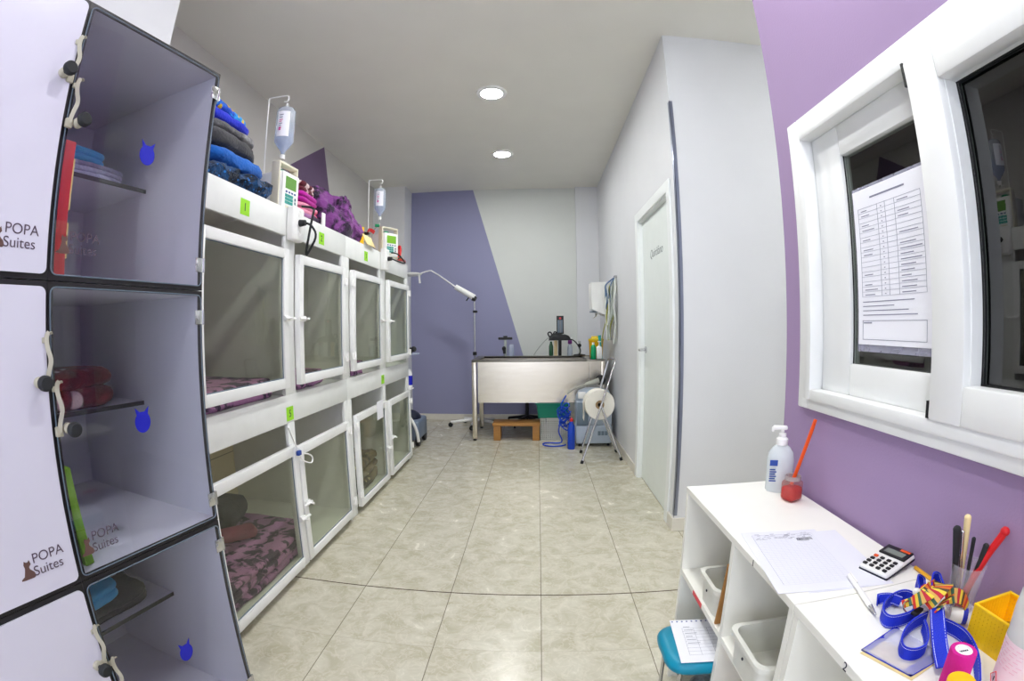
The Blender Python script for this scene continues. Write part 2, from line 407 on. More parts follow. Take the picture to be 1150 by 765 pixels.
def thing(name, label, cat, loc=(0, 0, 0), rz=0, group=None):
    o = bpy.data.objects.new(name, None); COL.objects.link(o); o.empty_display_size = .05
    o.location = loc; o.rotation_euler = (0, 0, rz); WM[o.name] = Matrix.Translation(loc) @ Matrix.Rotation(rz, 4, 'Z')
    return tag(o, label, cat, group)
def setp(o, mtx):
    # place a thing whose parts were built in local coordinates
    o.matrix_world = mtx; WM[o.name] = mtx
def struct(name, mb, mats, smooth=None, parent=None):
    o = mb.build(name, mats, parent, smooth)
    if parent is None: o['kind'] = 'structure'
    return o
def solo(name, mb, mats, label, cat, base, group=None, smooth=30, rz=0):
    # a thing that is one mesh, its origin at its base
    o = mb.build(name, mats, None, smooth); o.data.transform(Matrix.Translation(-V(base))); o.location = base; WM[o.name] = Matrix.Translation(base)
    return tag(o, label, cat, group)
def dup(src, loc, label, rz=None, group=None):
    r = src.copy(); COL.objects.link(r); r.location = loc
    if rz is not None: r.rotation_euler = (0, 0, rz)
    r['label'] = label
    if group: r['group'] = group
    for ch in list(src.children):
        c = ch.copy(); COL.objects.link(c); c.parent = r
        for g in list(ch.children):
            d = g.copy(); COL.objects.link(d); d.parent = c
    return r
def text(name, body, size, mtx, mt, parent=None, align='LEFT', ext=.0003, local=False, shear=0, thin=False):
    cu = bpy.data.curves.new('t', 'FONT'); cu.body = body; cu.size = size; cu.extrude = ext; cu.align_x = align; cu.offset = -.004 * size if thin else 0; cu.shear = shear
    t = bpy.data.objects.new('t', cu); COL.objects.link(t); bpy.context.view_layer.update()
    me = bpy.data.meshes.new_from_object(t.evaluated_get(bpy.context.evaluated_depsgraph_get()))
    bpy.data.objects.remove(t); bpy.data.curves.remove(cu)
    me.transform(mtx); me.name = name; me.materials.clear()
    return link(name, me, mt, parent, None, local)
def frame_mtx(o, ux, uy):
    ux, uy = V(ux).normalized(), V(uy).normalized(); n = ux.cross(uy)
    return Matrix(((ux.x, uy.x, n.x, o[0]), (ux.y, uy.y, n.y, o[1]), (ux.z, uy.z, n.z, o[2]), (0, 0, 0, 1)))

# ------------------------------------------------------------------ the setting
H, XW, XR, YB, YC, XP, YU = 3.079, -2.10, .828, 6.17, 2.643, .812, 1.416
Y0 = -1.6
B = lambda *a, **k: MB().box(*a, **k)
struct('floor', B(XW - .1, 3.0, Y0 - .1, YB + .1, -.08, 0), 'floor')
struct('ceiling', B(XW - .1, 3.0, Y0 - .1, YB + .1, H, H + .08), 'ceiling')
struct('wall_left', B(XW - .1, XW, Y0, YB, 0, H), 'leftwall')
struct('wall_back', B(XW - .1, XR + .1, YB, YB + .1, 0, H), 'back')
w = MB(); w.box(XW - .1, -1.6, Y0 - .1, Y0, 0, H); w.box(.7, 3.0, Y0 - .1, Y0, 0, H); w.box(-1.6, .7, Y0 - .1, Y0, 0, .25); w.box(-1.6, .7, Y0 - .1, Y0, 2.55, H)
struct('wall_front', w, 'wall')
struct('wall_left_column', B(XW, -1.67, 5.83, YB, 0, H), 'wall')
struct('wall_back_column', B(.535, XR, 6.11, YB, 0, H), 'wall')
struct('wall_left_bulkhead', B(XW, -1.43, .1, 1.36, 2.3, H), 'wall')
DY0, DY1, DZ = 2.815, 3.715, 2.075
w = MB(); w.box(XR, XR + .1, YC, DY0, 0, H); w.box(XR, XR + .1, DY1, YB, 0, H); w.box(XR, XR + .1, DY0, DY1, DZ, H)
struct('wall_right', w, 'wall')
struct('wall_passage', B(XR + .1, 3.0, YC, YC + .1, 0, H), 'wall')
struct('wall_passage_end', B(2.9, 3.0, Y0, YC, 0, H), 'wall')
# the purple partition with the opening of the sliding window
WY0, WY1, WZ0, WZ1 = .12, 1.262, 1.02, 1.81
w = MB(); w.box(XP, XP + .1, WY1, YU, 0, H); w.box(XP, XP + .1, Y0, WY0, 0, H); w.box(XP, XP + .1, WY0, WY1, 0, WZ0); w.box(XP, XP + .1, WY0, WY1, WZ1, H)
struct('wall_purple', w, 'purple')
# the unlit room behind the window
w = MB(); w.box(XP + .1, 2.9, YU - .1, YU, 0, H); struct('wall_passage_side', w, 'wall')
w = MB(); w.box(2.3, 2.36, Y0 + .01, YU - .11, .01, H - .01); w.box(XP + .12, 2.3, YU - .16, YU - .105, .01, H - .01); w.box(XP + .12, 2.3, Y0 + .01, Y0 + .05, .01, H - .01); w.box(XP + .11, 2.36, Y0 + .01, YU - .11, H - .06, H - .01); struct('wall_dim_room', w, 'dark')  # dark lining behind the glass, its shade put into the colour
# baseboards
struct('baseboard_back', B(-1.67, .535, YB - .012, YB, 0, .078, .003), 'base')
struct('baseboard_right', B(XR - .012, XR, 3.775, 6.11, 0, .078, .003), 'base')
w = MB(); w.box(XR - .012, XR, YC, 2.755, 0, .085, .003); w.box(XR - .012, 2.9, YC - .012, YC, 0, .085, .003)
struct('baseboard_passage', w, 'base')
struct('baseboard_purple', B(XP - .012, XP, Y0, YU, 0, .078, .003), 'base')
struct('baseboard_left', B(XW, XW + .012, 4.3, 5.83, 0, .078, .003), 'base')
# metal guard up the corner
w = MB(); w.box(XR - .003, XR - .0005, YC - .003, YC + .03, .1, 2.6); w.box(XR - .003, XR + .018, YC - .003, YC - .0005, .1, 2.6)
struct('trim_1', w, 'guard')
# door in the right wall
d1 = thing('door_1', 'white interior door with lever handle and grey lettering in the right wall', 'door', (XR, DY0, 0)); d1['kind'] = 'structure'
w = MB(); w.box(XR - .014, XR, 2.755, DY0 + .01, 0, 2.135, .003); w.box(XR - .014, XR, DY1 - .01, 3.775, 0, 2.135, .003); w.box(XR - .014, XR, DY0 + .01, DY1 - .01, 2.065, 2.135, .003)
w.box(XR, XR + .1, DY0, DY0 + .02, 0, DZ); w.box(XR, XR + .1, DY1 - .02, DY1, 0, DZ); w.box(XR, XR + .1, DY0 + .02, DY1 - .02, DZ - .02, DZ)
w.build('door_frame', 'casing', d1)
lf = B(XR + .028, XR + .066, DY0 + .023, DY1 - .023, .008, DZ - .023, .002).build('door_leaf', 'door', d1)
hw = MB(); hw.cyl((XR + .028, 3.63, 1.05), (XR + .018, 3.63, 1.05), .026, seg=24); hw.cyl((XR + .02, 3.63, 1.05), (XR - .03, 3.63, 1.05), .01)
hw.tube([(XR - .028, 3.63, 1.05), (XR - .034, 3.60, 1.05), (XR - .034, 3.52, 1.052)], .009, smooth=2)
hw.build('door_handle', 'chrome', lf, 40)
text('door_lettering', 'Quirófano', .085, frame_mtx((XR + .0276, 3.46, 1.735), (0, -1, 0), (0, 0, 1)), mat('lettering_grey', (140, 146, 146), .6, var=0), lf, shear=.35)

# the sliding window in the purple wall
wn = thing('window_1', 'white sliding reception window in the purple wall', 'window', (XP, WY0, WZ0)); wn['kind'] = 'structure'
def rect(mb, x0, x1, y0, y1, z0, z1, t, bev=.004, tt=None, tb=None, mi=0, tl=None, tr=None):
    tt = tt or t; tb = tb or t; tl = tl or t; tr = tr or t
    mb.box(x0, x1, y0, y0 + tl, z0, z1, bev, mi); mb.box(x0, x1, y1 - tr, y1, z0, z1, bev, mi)
    mb.box(x0, x1, y0 + tl, y1 - tr, z1 - tt, z1, bev, mi); mb.box(x0, x1, y0 + tl, y1 - tr, z0, z0 + tb, bev, mi); return mb
w = MB(); rect(w, XP - .018, XP - .0005, .075, 1.306, .995, 1.855, .055, .005)
rect(w, XP - .026, XP + .02, .12, 1.262, 1.025, 1.812, .03, .004)
rect(w, XP + .02, XP + .10, WY0, WY1, WZ0, WZ1, .028, .003)
w.build('window_frame', 'pvc', wn, 40)
s1 = rect(MB(), XP + .018, XP + .056, .678, 1.232, 1.053, 1.784, .10, .006, .09, .085, tr=.132).build('sliding_sash', 'pvc', wn, 40)
B(XP + .034, XP + .038, .745, 1.115, 1.12, 1.71).build('pane', 'wglass', s1)
s2 = rect(MB(), XP - .032, XP + .012, .15, .757, 1.053, 1.788, .088, .006, .076, .076).build('sliding_sash', 'pvc', wn, 40)
rect(MB(), XP - .012, XP + .038, .226, .6755, 1.118, 1.722, .009, .001).build('glazing_bead', 'pvc', s2)
B(XP + .031, XP + .034, .235, .666, 1.127, 1.713).build('pane', 'wglass', s2)
rect(MB(), XP + .020, XP + .0225, .2345, .667, 1.1265, 1.7135, .0035, 0).build('gasket', 'black', s2)
rect(MB(), XP + .0265, XP + .030, .2345, .667, 1.1265, 1.7135, .0045, 0).build('gasket', 'black', s2)
rect(MB(), XP + .029, XP + .033, .755, 1.104, 1.134, 1.70, .005, 0).build('gasket', 'black', s1)
w = MB(); w.box(XP - .03, XP + .017, .7575, .764, 1.735, 1.79); w.box(XP - .03, XP + .017, .7575, .764, 1.055, 1.09); w.build('brush_seal', 'black', wn)

# glazed shop front behind the viewer, where the daylight comes in
fw = thing('window_2', 'glazed shop front behind the viewer letting in daylight', 'window', (-.45, Y0, .25)); fw['kind'] = 'structure'
w = MB(); FX = (-1.6, -.83, -.07, .7)
for x in FX: w.box(max(-1.6, x - .03), min(.7, x + .03), Y0 - .08, Y0 - .02, .25, 2.55, .004)
for zz in (.25, 2.0, 2.49): w.box(-1.57, .67, Y0 - .078, Y0 - .022, zz, zz + .06, .004)
w.build('window_frame', 'pvc', fw, 40)
for a, c in zip(FX, FX[1:]):
    for z0_, z1_ in ((.31, 2.0), (2.06, 2.49)): B(a + .031, c - .031, Y0 - .052, Y0 - .048, z0_, z1_).build('pane', 'clear', fw)
pd = bpy.data.lights.new('daylight_portal', 'AREA'); pd.shape = 'RECTANGLE'; pd.size = 2.3; pd.size_y = 2.3; pd.cycles.is_portal = True
po = bpy.data.objects.new('daylight_portal', pd); COL.objects.link(po); po.location = (-.45, Y0 - .12, 1.4); po.rotation_euler = (R(90), 0, R(180)); po['kind'] = 'helper'
# notice on the window pane
pp = thing('printed_notice', 'large printed form in a clear sleeve stuck to the window pane', 'notice', (XP + .025, .9, 1.19))
MB().box(XP + .030, XP + .0316, .80, 1.08, 1.172, 1.592).build('clear_sleeve', film('notice_sleeve', (226, 226, 240), .3, .1), pp)
w = MB(); w.box(XP + .0285, XP + .0296, .805, 1.076, 1.19, 1.584)
def pr(y0, y1, z0, z1, mi): w.box(XP + .0278, XP + .0284, min(y0, y1) + .036, max(y0, y1) + .036, z0, z1, 0, mi)
yl, yr = 1.022, .79
pr(.97, .84, 1.5555, 1.5595, 2)
for z in [1.535 - i * .0125 for i in range(19)]:
    pr(yl, yr, z - .0004, z + .0004, 1)
for y in (yl, .945, .915, .88, yr): pr(y, y - .0008, 1.31, 1.535, 1)
random.seed(4)
for i in range(18):
    z = 1.527 - i * .0125
    if random.random() < .75: pr(1.01, 1.01 - random.uniform(.02, .05), z - .001, z + .001, 2)
    if random.random() < .8: pr(.87, .87 - random.uniform(.03, .075), z - .001, z + .001, 2)
    pr(.932, .928, z - .001, z + .001, 2)
for i in range(4): pr(1.02, 1.02 - (.19, .12, .17, .20)[i], 1.296 - i * .011, 1.298 - i * .011, 2)
for z in (1.255, 1.21): pass
pr(yl, yr, 1.2495, 1.2505, 2); pr(yl, yr, 1.2025, 1.2035, 2); pr(yl, yl - .001, 1.203, 1.25, 2); pr(yr + .001, yr, 1.203, 1.25, 2); pr(1.018, .985, 1.243, 1.246, 2)
w.build('form_sheet', ['paper', 'inkp', 'inkl'], pp)

# ceiling downlights
def downlight(x, y, label):
    t = thing('ceiling_downlight', label, 'ceiling light', (x, y, H - .02), 0, 'recessed ceiling lights')
    MB().lathe([(.085, -.012), (.116, -.012), (.12, -.004), (.12, 0), (.085, 0), (.085, -.012)], (x, y, H - .0005), 40).build('trim_ring', 'white', t, 40)
    MB().lathe([(.0, -.008), (.084, -.008), (.084, -.001), (0, -.001)], (x, y, H - .001), 40).build('diffuser', 'lamp', t)
downlight(-.335, 4.83, 'round recessed ceiling light farther from the window, nearest the back wall')
downlight(-.32, 3.45, 'round recessed ceiling light closer to the window, in front of the other')
for x, y in ((-.33, 2.07), (.25, .80), (-.33, -.69), (2.6, 1.72)): downlight(x, y, 'unseen round recessed ceiling light out of view')  # last one is an unseen lamp added to brighten the passage wall

# ------------------------------------------------------------------ kennels
KX = -1.189; KB = XW + .006; KT = 1.82
kw, kd = .6, .03
def kennel(y0, y1, ups, lows, post, label, ulab):
    t = thing('kennel_bank', label, 'kennel', (KX, (y0 + y1) / 2, 0), 0, 'white kennel banks')
    b = MB(); p = .0; T = .02
    b.box(KB, KX - .0205, y0, y0 + T, .045, KT, .002); b.box(KB, KX - .0205, y1 - T, y1, .045, KT, .002)             # ends
    ym = (post[0] + post[1]) / 2
    b.box(KB, KX - .0205, ym - .01, ym + .01, .92 if y0 < 2 else .066, KT - .02, 0)                                        # middle wall
    b.box(KB, KX - .0205, y0 + T, y1 - T, KT - T, KT)                                                 # top
    b.box(KB, KX - .02, y0 + T, y1 - T, .90, .92); b.box(KB, KX - .02, y0 + T, y1 - T, .045, .065)  # floors
    b.build('body', 'kennel', t)
    B(KB + .0, KB + .004, y0 + T, y1 - T, .065, KT - T).build('tiled_back', 'ktile', t)
    f = MB(); fx0, fx1 = KX - .02, KX + .0
    f.box(fx0, fx1, y0, y1, 1.69, KT + .005, .003); f.box(fx0, fx1, y0, y1, .785, .922, .003)
    for a, c in (ups[0], (post[0], post[1]), ups[1]): f.box(fx0, fx1, a, c, .922, 1.69, .003)
    for a, c in lows: f.box(fx0, fx1, a, c, .045, .785, .003)
    f.build('front_frame', 'kennel', t, 40)
    for a, c in lows[1:2]:
        MB().cyl((KX - .03, (a + c) / 2, 0), (KX - .03, (a + c) / 2, .045), .02).build('foot', 'white', t, 40)
    for yy in (y0 + .03, y1 - .03):
        B(KX - .05, KX - .004, yy - .03, yy + .03, 0, .045).build('foot', 'kennel', t)
        B(KB + .02, KB + .08, yy - .025, yy + .025, 0, .045).build('foot', 'kennel', t)
    return t
def kdoor(par, y0, y1, z0, z1, hinge, hz=None, lz=None, swing=0.0):
    # one glazed door: a four-sided white frame, pane, hinges, slide latch
    s = .046; x0, x1 = KX + .001, KX + .031
    d = rect(MB(), x0, x1, y0, y1, z0, z1, s, .003).build('door', 'pvc', par, 40)
    B(x0 + .012, x0 + .017, y0 + s - .006, y1 - s + .006, z0 + s - .006, z1 - s + .006).build('pane', 'kglass', d)
    rect(MB(), x0 + .0175, x0 + .021, y0 + s, y1 - s, z0 + s, z1 - s, .004, 0).build('gasket', 'concend', d)
    yh = y0 if hinge < 0 else y1
    for z in hz or (z0 + .1, z1 - .08):
        h = MB(); h.box(x1, x1 + .006, yh - .032, yh + .032, z - .02, z + .022, .003); h.cyl((x1 + .008, yh, z - .026), (x1 + .008, yh, z + .026), .008)
        h.build('hinge', 'white', d, 40)
    yl = y1 if hinge < 0 else y0; sg = -1 if hinge < 0 else 1; lz = lz or (z0 + z1) / 2
    l = MB(); l.box(x1, x1 + .012, yl + sg * .004 if sg > 0 else yl - .05, yl + .05 if sg > 0 else yl - .004, lz - .014, lz + .014, .003)
    l.cyl((x1 + .016, yl - sg * .03, lz), (x1 + .016, yl + sg * .055, lz), .007); l.cyl((x1 + .012, yl + sg * .03, lz), (x1 + .04, yl + sg * .03, lz), .006)
    l.build('latch', 'white', d, 40)
    return d
kA = kennel(1.30, 2.7995, ((1.30, 1.365), (2.738, 2.7995)), ((1.30, 1.36), (2.035, 2.105), (2.744, 2.7995)), (2.035, 2.138), 'white two-tier kennel bank beside the black-edged cat cabinets', '')
kB = kennel(2.8005, 4.27, ((2.8005, 2.858), (4.20, 4.27)), ((2.8005, 2.865), (3.512, 3.578), (4.205, 4.27)), (3.458, 3.602), 'white two-tier kennel bank at the far end, next to the back wall lamp', '')
kdoor(kA, 1.36, 2.032, .963, 1.617, -1, lz=1.289); kdoor(kA, 2.14, 2.736, .963, 1.61, 1, (1.525, 1.063), 1.29)
kdoor(kA, 1.355, 2.064, .045, .675, -1, lz=.30); kdoor(kA, 2.078, 2.742, .045, .66, 1, (.603, .137), .36)
kdoor(kB, 2.86, 3.456, .963, 1.613, -1, (1.525, 1.063), 1.289); kdoor(kB, 3.604, 4.21, .963, 1.62, 1, (1.551, 1.015), 1.29)
kdoor(kB, 2.87, 3.51, .045, .672, -1, (.603, .137), .30); kdoor(kB, 3.58, 4.208, .045, .66, 1, (.563, .145), .361)
for par, y, z, n in ((kA, 1.69, 1.728, '1'), (kA, 2.445, 1.724, '2'), (kB, 3.168, 1.726, '3'), (kA, 2.063, .81, '5'), (kB, 3.515, .819, '7')):
    st = B(KX + .0003, KX + .0012, y - .034, y + .034, z - .034 + .02, z + .034 + .02).build('number_sticker', 'green', par)
    st['label'] = 'lime green number sticker'
    text('number', n, .05, frame_mtx((KX + .0014, y, z + .004), (0, 1, 0), (0, 0, 1)), 'ink', st, 'CENTER')
# note clipped to the lower door, fluid tube hung on the post
solo('paper_note', B(KX + .0325, KX + .0335, 3.262, 3.40, .565, .70), 'paper', 'small white paper note hanging on the lower kennel door beside the floor', 'note', (KX + .033, 3.33, .565))
g = thing('iv_line', 'coiled clear fluid tube with blue clip hanging on the kennel post below the lime sticker', 'fluid tube', (KX + .03, 2.05, .6))
MB().tube([(KX + .034, 1.98, .78), (KX + .036, 2.01, .72), (KX + .038, 2.05, .65), (KX + .042, 2.07, .60), (KX + .05, 2.11, .575), (KX + .06, 2.15, .56), (KX + .055, 2.17, .59), (KX + .05, 2.13, .615), (KX + .045, 2.07, .63)], .004, smooth=2).build('tube', 'white', g, 60)
B(KX + .036, KX + .054, 2.03, 2.06, .628, .652, .004).build('clip', 'bluekey', g)
# power socket blocks with plugs on the upper posts
def sockets(y, z, label):
    t = thing('socket_block', label, 'power socket', (KX, y, z), 0, 'socket blocks on the kennel posts')
    B(KX + .001, KX + .045, y - .055, y + .055, z - .085, z + .085, .012, seg=3).build('housing', 'white', t, 40)
    for k in (-.045, .005, .052):
        MB().lathe([(.018, 0), (.018, .003), (.013, .003), (.012, -.001 + .002), (0, .002)], seg=20, mtx=Matrix.Translation((KX + .0445, y, z + k)) @ Matrix.Rotation(R(90), 4, 'Y')).build('socket', 'white', t, 40)
    return t
sockets(2.095, 1.752, 'white socket block on the kennel post under the larger fluid pump')
sockets(3.53, 1.77, 'white socket block on the farther kennel post under the small lit pump')
def plug(y, z, label, path):
    t = thing('power_plug', label, 'plug', (KX + .078, y, z))
    MB().cyl((KX + .0485, y, z), (KX + .08, y, z), .018, .014).build('plug_body', 'blackr', t, 40)
    MB().tube(path, .006, smooth=2).build('cord', 'blackr', t, 60)
plug(2.095, 1.757, 'black plug in the socket block near the big blanket pile, two cords hanging', [(KX + .078, 2.095, 1.757), (KX + .10, 2.12, 1.75), (KX + .12, 2.15, 1.70), (KX + .07, 2.165, 1.63), (KX + .055, 2.155, 1.60), (KX + .07, 2.135, 1.64), (KX + .10, 2.13, 1.80), (KX + .09, 2.17, 1.85), (KX + .02, 2.16, 1.86)])
plug(3.53, 1.775, 'black plug in the far socket block below the lit pump', [(KX + .078, 3.53, 1.775), (KX + .11, 3.60, 1.76), (KX + .14, 3.72, 1.755), (KX + .10, 3.78, 1.80), (KX + .06, 3.74, 1.85), (KX + .02, 3.70, 1.85)])

# bedding inside the kennels
G = 'blankets inside the kennels'
def bed(name, mb, mt, label, z, y, grp=G, x=-1.55): return solo(name, mb, mt, label, 'blanket', (x, y, z), grp, 60)
bed('fleece_blanket', MB().slab(-1.635, 1.675, .9215, .82, .66, .09, 3, 0, .009, 1, p=14, seg=96), 'fl_leop', 'mauve leopard blanket in the upper kennel nearest the cat cabinets', .9215, 1.72)
bed('fleece_blanket', MB().slab(-1.47, 2.38, .9215, .48, .46, .085, 2, .1, .022, 2), 'fl_leop', 'mauve leopard blanket in the second upper kennel, under the lime 2 sticker', .9215, 2.44)
bed('fleece_blanket', MB().slab(-1.46, 3.12, .9215, .46, .46, .08, 2, .2, .022, 3), 'fl_leop', 'mauve leopard blanket in the third upper kennel, under the lime 3 sticker', .9215, 3.13)
bed('fleece_blanket', MB().slab(-1.635, 1.80, .0665, .83, .93, .13, 3, 0, .010, 4, p=16, freq=5, seg=112), 'fl_leop', 'large mauve leopard blanket filling the lower kennel by the cat cabinets', .0665, 1.80)
bed('fleece_blanket', MB().slab(-1.42, 3.235, .0665, .38, .54, .23, 3, 0, .02, 6, freq=7, p=7), 'fl_camo', 'olive brown camouflage blanket folded in the third lower kennel', .0665, 3.19)
solo('pet_pillow', MB().slab(-1.72, 2.03, .1975, .34, .36, .15, 1, .2, .008, 7), 'fl_grey', 'dark round pillow at the back on the lower leopard blanket', 'pillow', (-1.72, 2.03, .1975), None, 60)
solo('pet_bolster', MB().slab(-1.47, 1.90, .1975, .085, .20, .08, 1, -.7, .005, 8), 'fl_dusty', 'rolled dusty pink bolster lying on the lower leopard blanket', 'cushion', (-1.47, 1.9, .1975), None, 60)

# ------------------------------------------------------------------ cat suites (black-edged cabinets with glass doors)
SO = V((-1.0057, .664, 0)); SR = R(80.81); SW, SD = .464, .71
def cat_shape(r):
    # round face with two pointed ears
    a = [(r * .95 * math.cos(R(t)), r * 1.08 * math.sin(R(t))) for t in range(150, 391, 12)]
    return a + [(r * .95 * math.cos(R(45)), r * 1.02 * math.sin(R(45))), (r * .86, r * 1.5), (r * .30, r * 1.0), (-r * .30, r * 1.0), (-r * .86, r * 1.5), (-r * .95 * math.cos(R(45)), r * 1.02 * math.sin(R(45)))]
def sitting_cat(h):
    p = [(0, 0), (.5, 0), (.62, .08), (.55, .3), (.36, .5), (.34, .62), (.46, .74), (.40, .98), (.32, .88), (.22, .88), (.12, .98), (.06, .78), (.10, .62), (.06, .45), (-.02, .2), (-.2, .1), (-.22, .03)]
    return [(x * h, y * h) for x, y in p]
def suite(col, z0, h, label, far):
    # local frame: x along the front, y inward, z up from the module's base
    org = SO + V((math.cos(SR), math.sin(SR), 0)) * (0 if far else -SW) + V((0, 0, z0))
    t = thing('cat_suite', label, 'cat cabinet', org, SR, 'stacked cat suites')
    T = .014; wd = SW - .001
    b = MB(); b.box(0, T, .004, SD, 0, h - .001); b.box(wd - T, wd, .004, SD, 0, h - .001); b.box(T, wd - T, .004, SD, 0, T); b.box(T, wd - T, .004, SD, h - .001 - T, h - .001); b.box(T, wd - T, SD - .012, SD, T, h - T)
    b.build('body', 'suite', t, local=True)
    e = MB()
    e.box(0, T, 0, .004, 0, h - .001); e.box(wd - T, wd, 0, .004, 0, h - .001); e.box(T, wd - T, 0, .004, 0, T); e.box(T, wd - T, 0, .004, h - .001 - T, h - .001)
    e.build('edge_band', 'blackedge', t, local=True)
    if far:
        sh = B(T + .001, wd - T - .001, .29, SD - .014, h / 2 - .006, h / 2 + .006).build('shelf', 'suite', t, local=True)
        B(T + .001, wd - T - .001, .287, .2895, h / 2 - .0065, h / 2 + .0065).build('shelf_edge', 'blackedge', sh, local=True)
    # door: rounded panel laid on the front
    x0, x1, za, zb, r = .005 if far else .006, wd - .008 if far else wd - .006, .012, h - .013, .014
    pts = []
    for cx, cz, a0 in ((x1 - r, zb - r, 0), (x0 + r, zb - r, 90), (x0 + r, za + r, 180), (x1 - r, za + r, 270)):
        for k in range(5): a = R(a0 + 22.5 * k); pts.append((cx + r * math.cos(a), cz + r * math.sin(a)))
    d = MB().poly(pts, (0, -.002, 0), (1, 0, 0), (0, 0, 1), .006).build('door', 'clear' if far else 'suite_w', t, None, True)
    if far:
        rim = MB(); 
        rim.tube([(px, -.005, pz) for px, pz in pts + pts[:1]], .0016, 6)
        rim.build('door_rim', 'concend', d, 60, True)
    lx = .03 if far else wd - .028; kz = (.352 if far else .455) * h / .665
    kn = MB(); kn.lathe([(.005, 0), (.005, .024), (.013, .026), (.0165, .031), (.0165, .041), (.013, .046), (0, .047)], seg=20, mtx=Matrix.Translation((lx, -.008, kz)) @ Matrix.Rotation(R(90), 4, 'X'))
    kn.build('knob', 'blackr', d, 40, True)
    bs = MB().lathe([(.012, 0), (.012, .008), (.007, .012), (0, .012)], seg=20, mtx=Matrix.Translation((lx, -.0082, kz)) @ Matrix.Rotation(R(90), 4, 'X')).build('knob_base', 'latch', d, 40, True)
    hx = lx + (-.022 if far else .018)
    l = MB(); l.ribbon([(hx, -.012, kz - .006), (hx + .004, -.016, kz + .02), (hx + .010, -.022, kz + .045), (hx + .003, -.016, kz + .07), (hx + .002, -.014, kz + .095), (hx + .008, -.018, kz + .104), (hx + .012, -.016, kz + .098)], .010, .0022, smooth=2, wdir=(1, -.6, 0))
    l.box(hx - .008, hx + .010, -.014, -.003, kz - .016, kz + .006, .003); l.box(hx - .006, hx + .006, -.012, -.003, kz + .08, kz + .092, .002)
    l.build('latch', 'latch', d, 40, True)
    if far:
        for z in (.07, h - .075):
            hg = MB(); hg.box(wd - .034, wd - .008, -.0115, -.0085, z - .02, z + .02, .006); hg.cyl((wd - .004, -.008, z - .02), (wd - .004, -.008, z + .02), .0055); hg.cyl((wd - .025, -.009, z), (wd - .025, -.0135, z), .006)
            hg.build('hinge', 'chrome', d, 40, True)
        st = MB().poly(cat_shape(.025), (.238, -.0083, h / 2 + .0), (1, 0, 0), (0, 0, 1), .0008).build('cat_head_sticker', 'bluest', d, None, True); st['label'] = 'blue cat head sticker'
    ox = .034 if far else wd - .118
    lg = MB().poly(sitting_cat(.042), (ox - .012, -.0082, .058), (1, 0, 0), (0, 0, 1), .0004).build('cat_emblem', 'logo', d, None, True)
    text('logo_text', 'POPA', .031, frame_mtx((ox + .012, -.0086, .088), (1, 0, 0), (0, 0, 1)), 'logot', d, local=True, thin=True)
    text('logo_text', 'Suites', .031, frame_mtx((ox + .010, -.0086, .060), (1, 0, 0), (0, 0, 1)), 'logot', d, local=True, thin=True)
    return t
RZ = [(1.352, .664), (.684, .667), (.022, .661)]
def sp(x, y, z): return SO + Matrix.Rotation(SR, 3, 'Z') @ V((x, y, z))
LB = ['topmost glass-door cat suite holding light blue and grey towels', 'middle glass-door cat suite holding a maroon folded blanket', 'bottom glass-door cat suite holding a light blue towel and white pad']
LW = ['topmost white-door cat suite, left of the towels cabinet', 'middle white-door cat suite, beside the maroon blanket cabinet', 'bottom white-door cat suite, next to the lowest glass door']
for i, (z, h) in enumerate(RZ):
    suite(1, z, h, LB[i], True); suite(0, z, h, LW[i], False)

pl = MB(); pl.box(-SW + .01, SW - .01, .03, SD - .02, 0, .0215)
o = solo('cabinet_plinth', pl, 'blackedge', 'black plinth under the stacked cat suites', 'plinth', (0, 0, 0)); o.location = SO; o.rotation_euler = (0, 0, SR)
def put(name, mb, mt, label, cat, x, y, z, rz=0, group=None, sm=60):
    o = mb.build(name, mt, None, sm); o.location = sp(x, y, z); o.rotation_euler = (0, 0, SR + rz); return tag(o, label, cat, group)
z1 = RZ[0][0] + RZ[0][1] / 2 + .0065; z2 = RZ[1][0] + RZ[1][1] / 2 + .0065; z3 = RZ[2][0] + RZ[2][1] / 2 + .0065
put('folded_towel', MB().slab(0, 0, 0, .36, .26, .045, 3, 0, .006, 11), 'towel_g', 'grey folded towel on the topmost cat suite shelf, under the light blue one', 'towel', .21, .43, z1)
put('folded_towel', MB().slab(0, 0, 0, .29, .22, .045, 2, 0, .005, 12), 'towel_c', 'light blue folded towel on top of the grey towel in the topmost suite', 'towel', .172, .42, z1 + .046)
put('folder', MB().box(-.014, .014, -.11, .11, 0, .31, .002).box(.0142, .018, -.108, -.06, .04, .12, 0, 1).box(.0142, .018, -.108, -.06, .15, .27, 0, 1), ['redf', 'yelf'], 'red folder with yellow tabs standing in the topmost glass-door suite', 'folder', .042, .14, RZ[0][0] + .0145, 0, None, 30)
put('folded_towel', MB().slab(0, 0, 0, .24, .20, .012, 1, 0, .003, 14), 'towel_c', 'thin light blue cloth lying behind the maroon blanket in the middle suite', 'towel', .16, .585, z2)
put('folded_blanket', MB().slab(0, 0, 0, .33, .19, .115, 2, .03, .012, 13), 'fl_maroon', 'maroon bone-print blanket folded on the middle cat suite shelf', 'blanket', .192, .385, z2)
fo = put('folder', MB().box(-.012, .012, -.11, .11, 0, .24, .002), 'greenf', 'lime green folder leaning in the middle glass-door suite', 'folder', .048, .14, RZ[1][0] + .016, 0, None, 30)
fo.rotation_euler = (R(0), R(-4), SR)
put('folded_pad', MB().slab(0, 0, 0, .36, .34, .04, 2, .0, .008, 15), 'fl_grey', 'charcoal pad at the base of the pile in the bottom suite', 'pad', .215, .49, z3)
put('folded_pad', MB().slab(0, 0, 0, .20, .09, .04, 1, -.5, .006, 17), 'towel_w', 'off-white bone-shaped pad behind the light blue towel in the bottom suite', 'pad', .29, .56, z3 + .041)
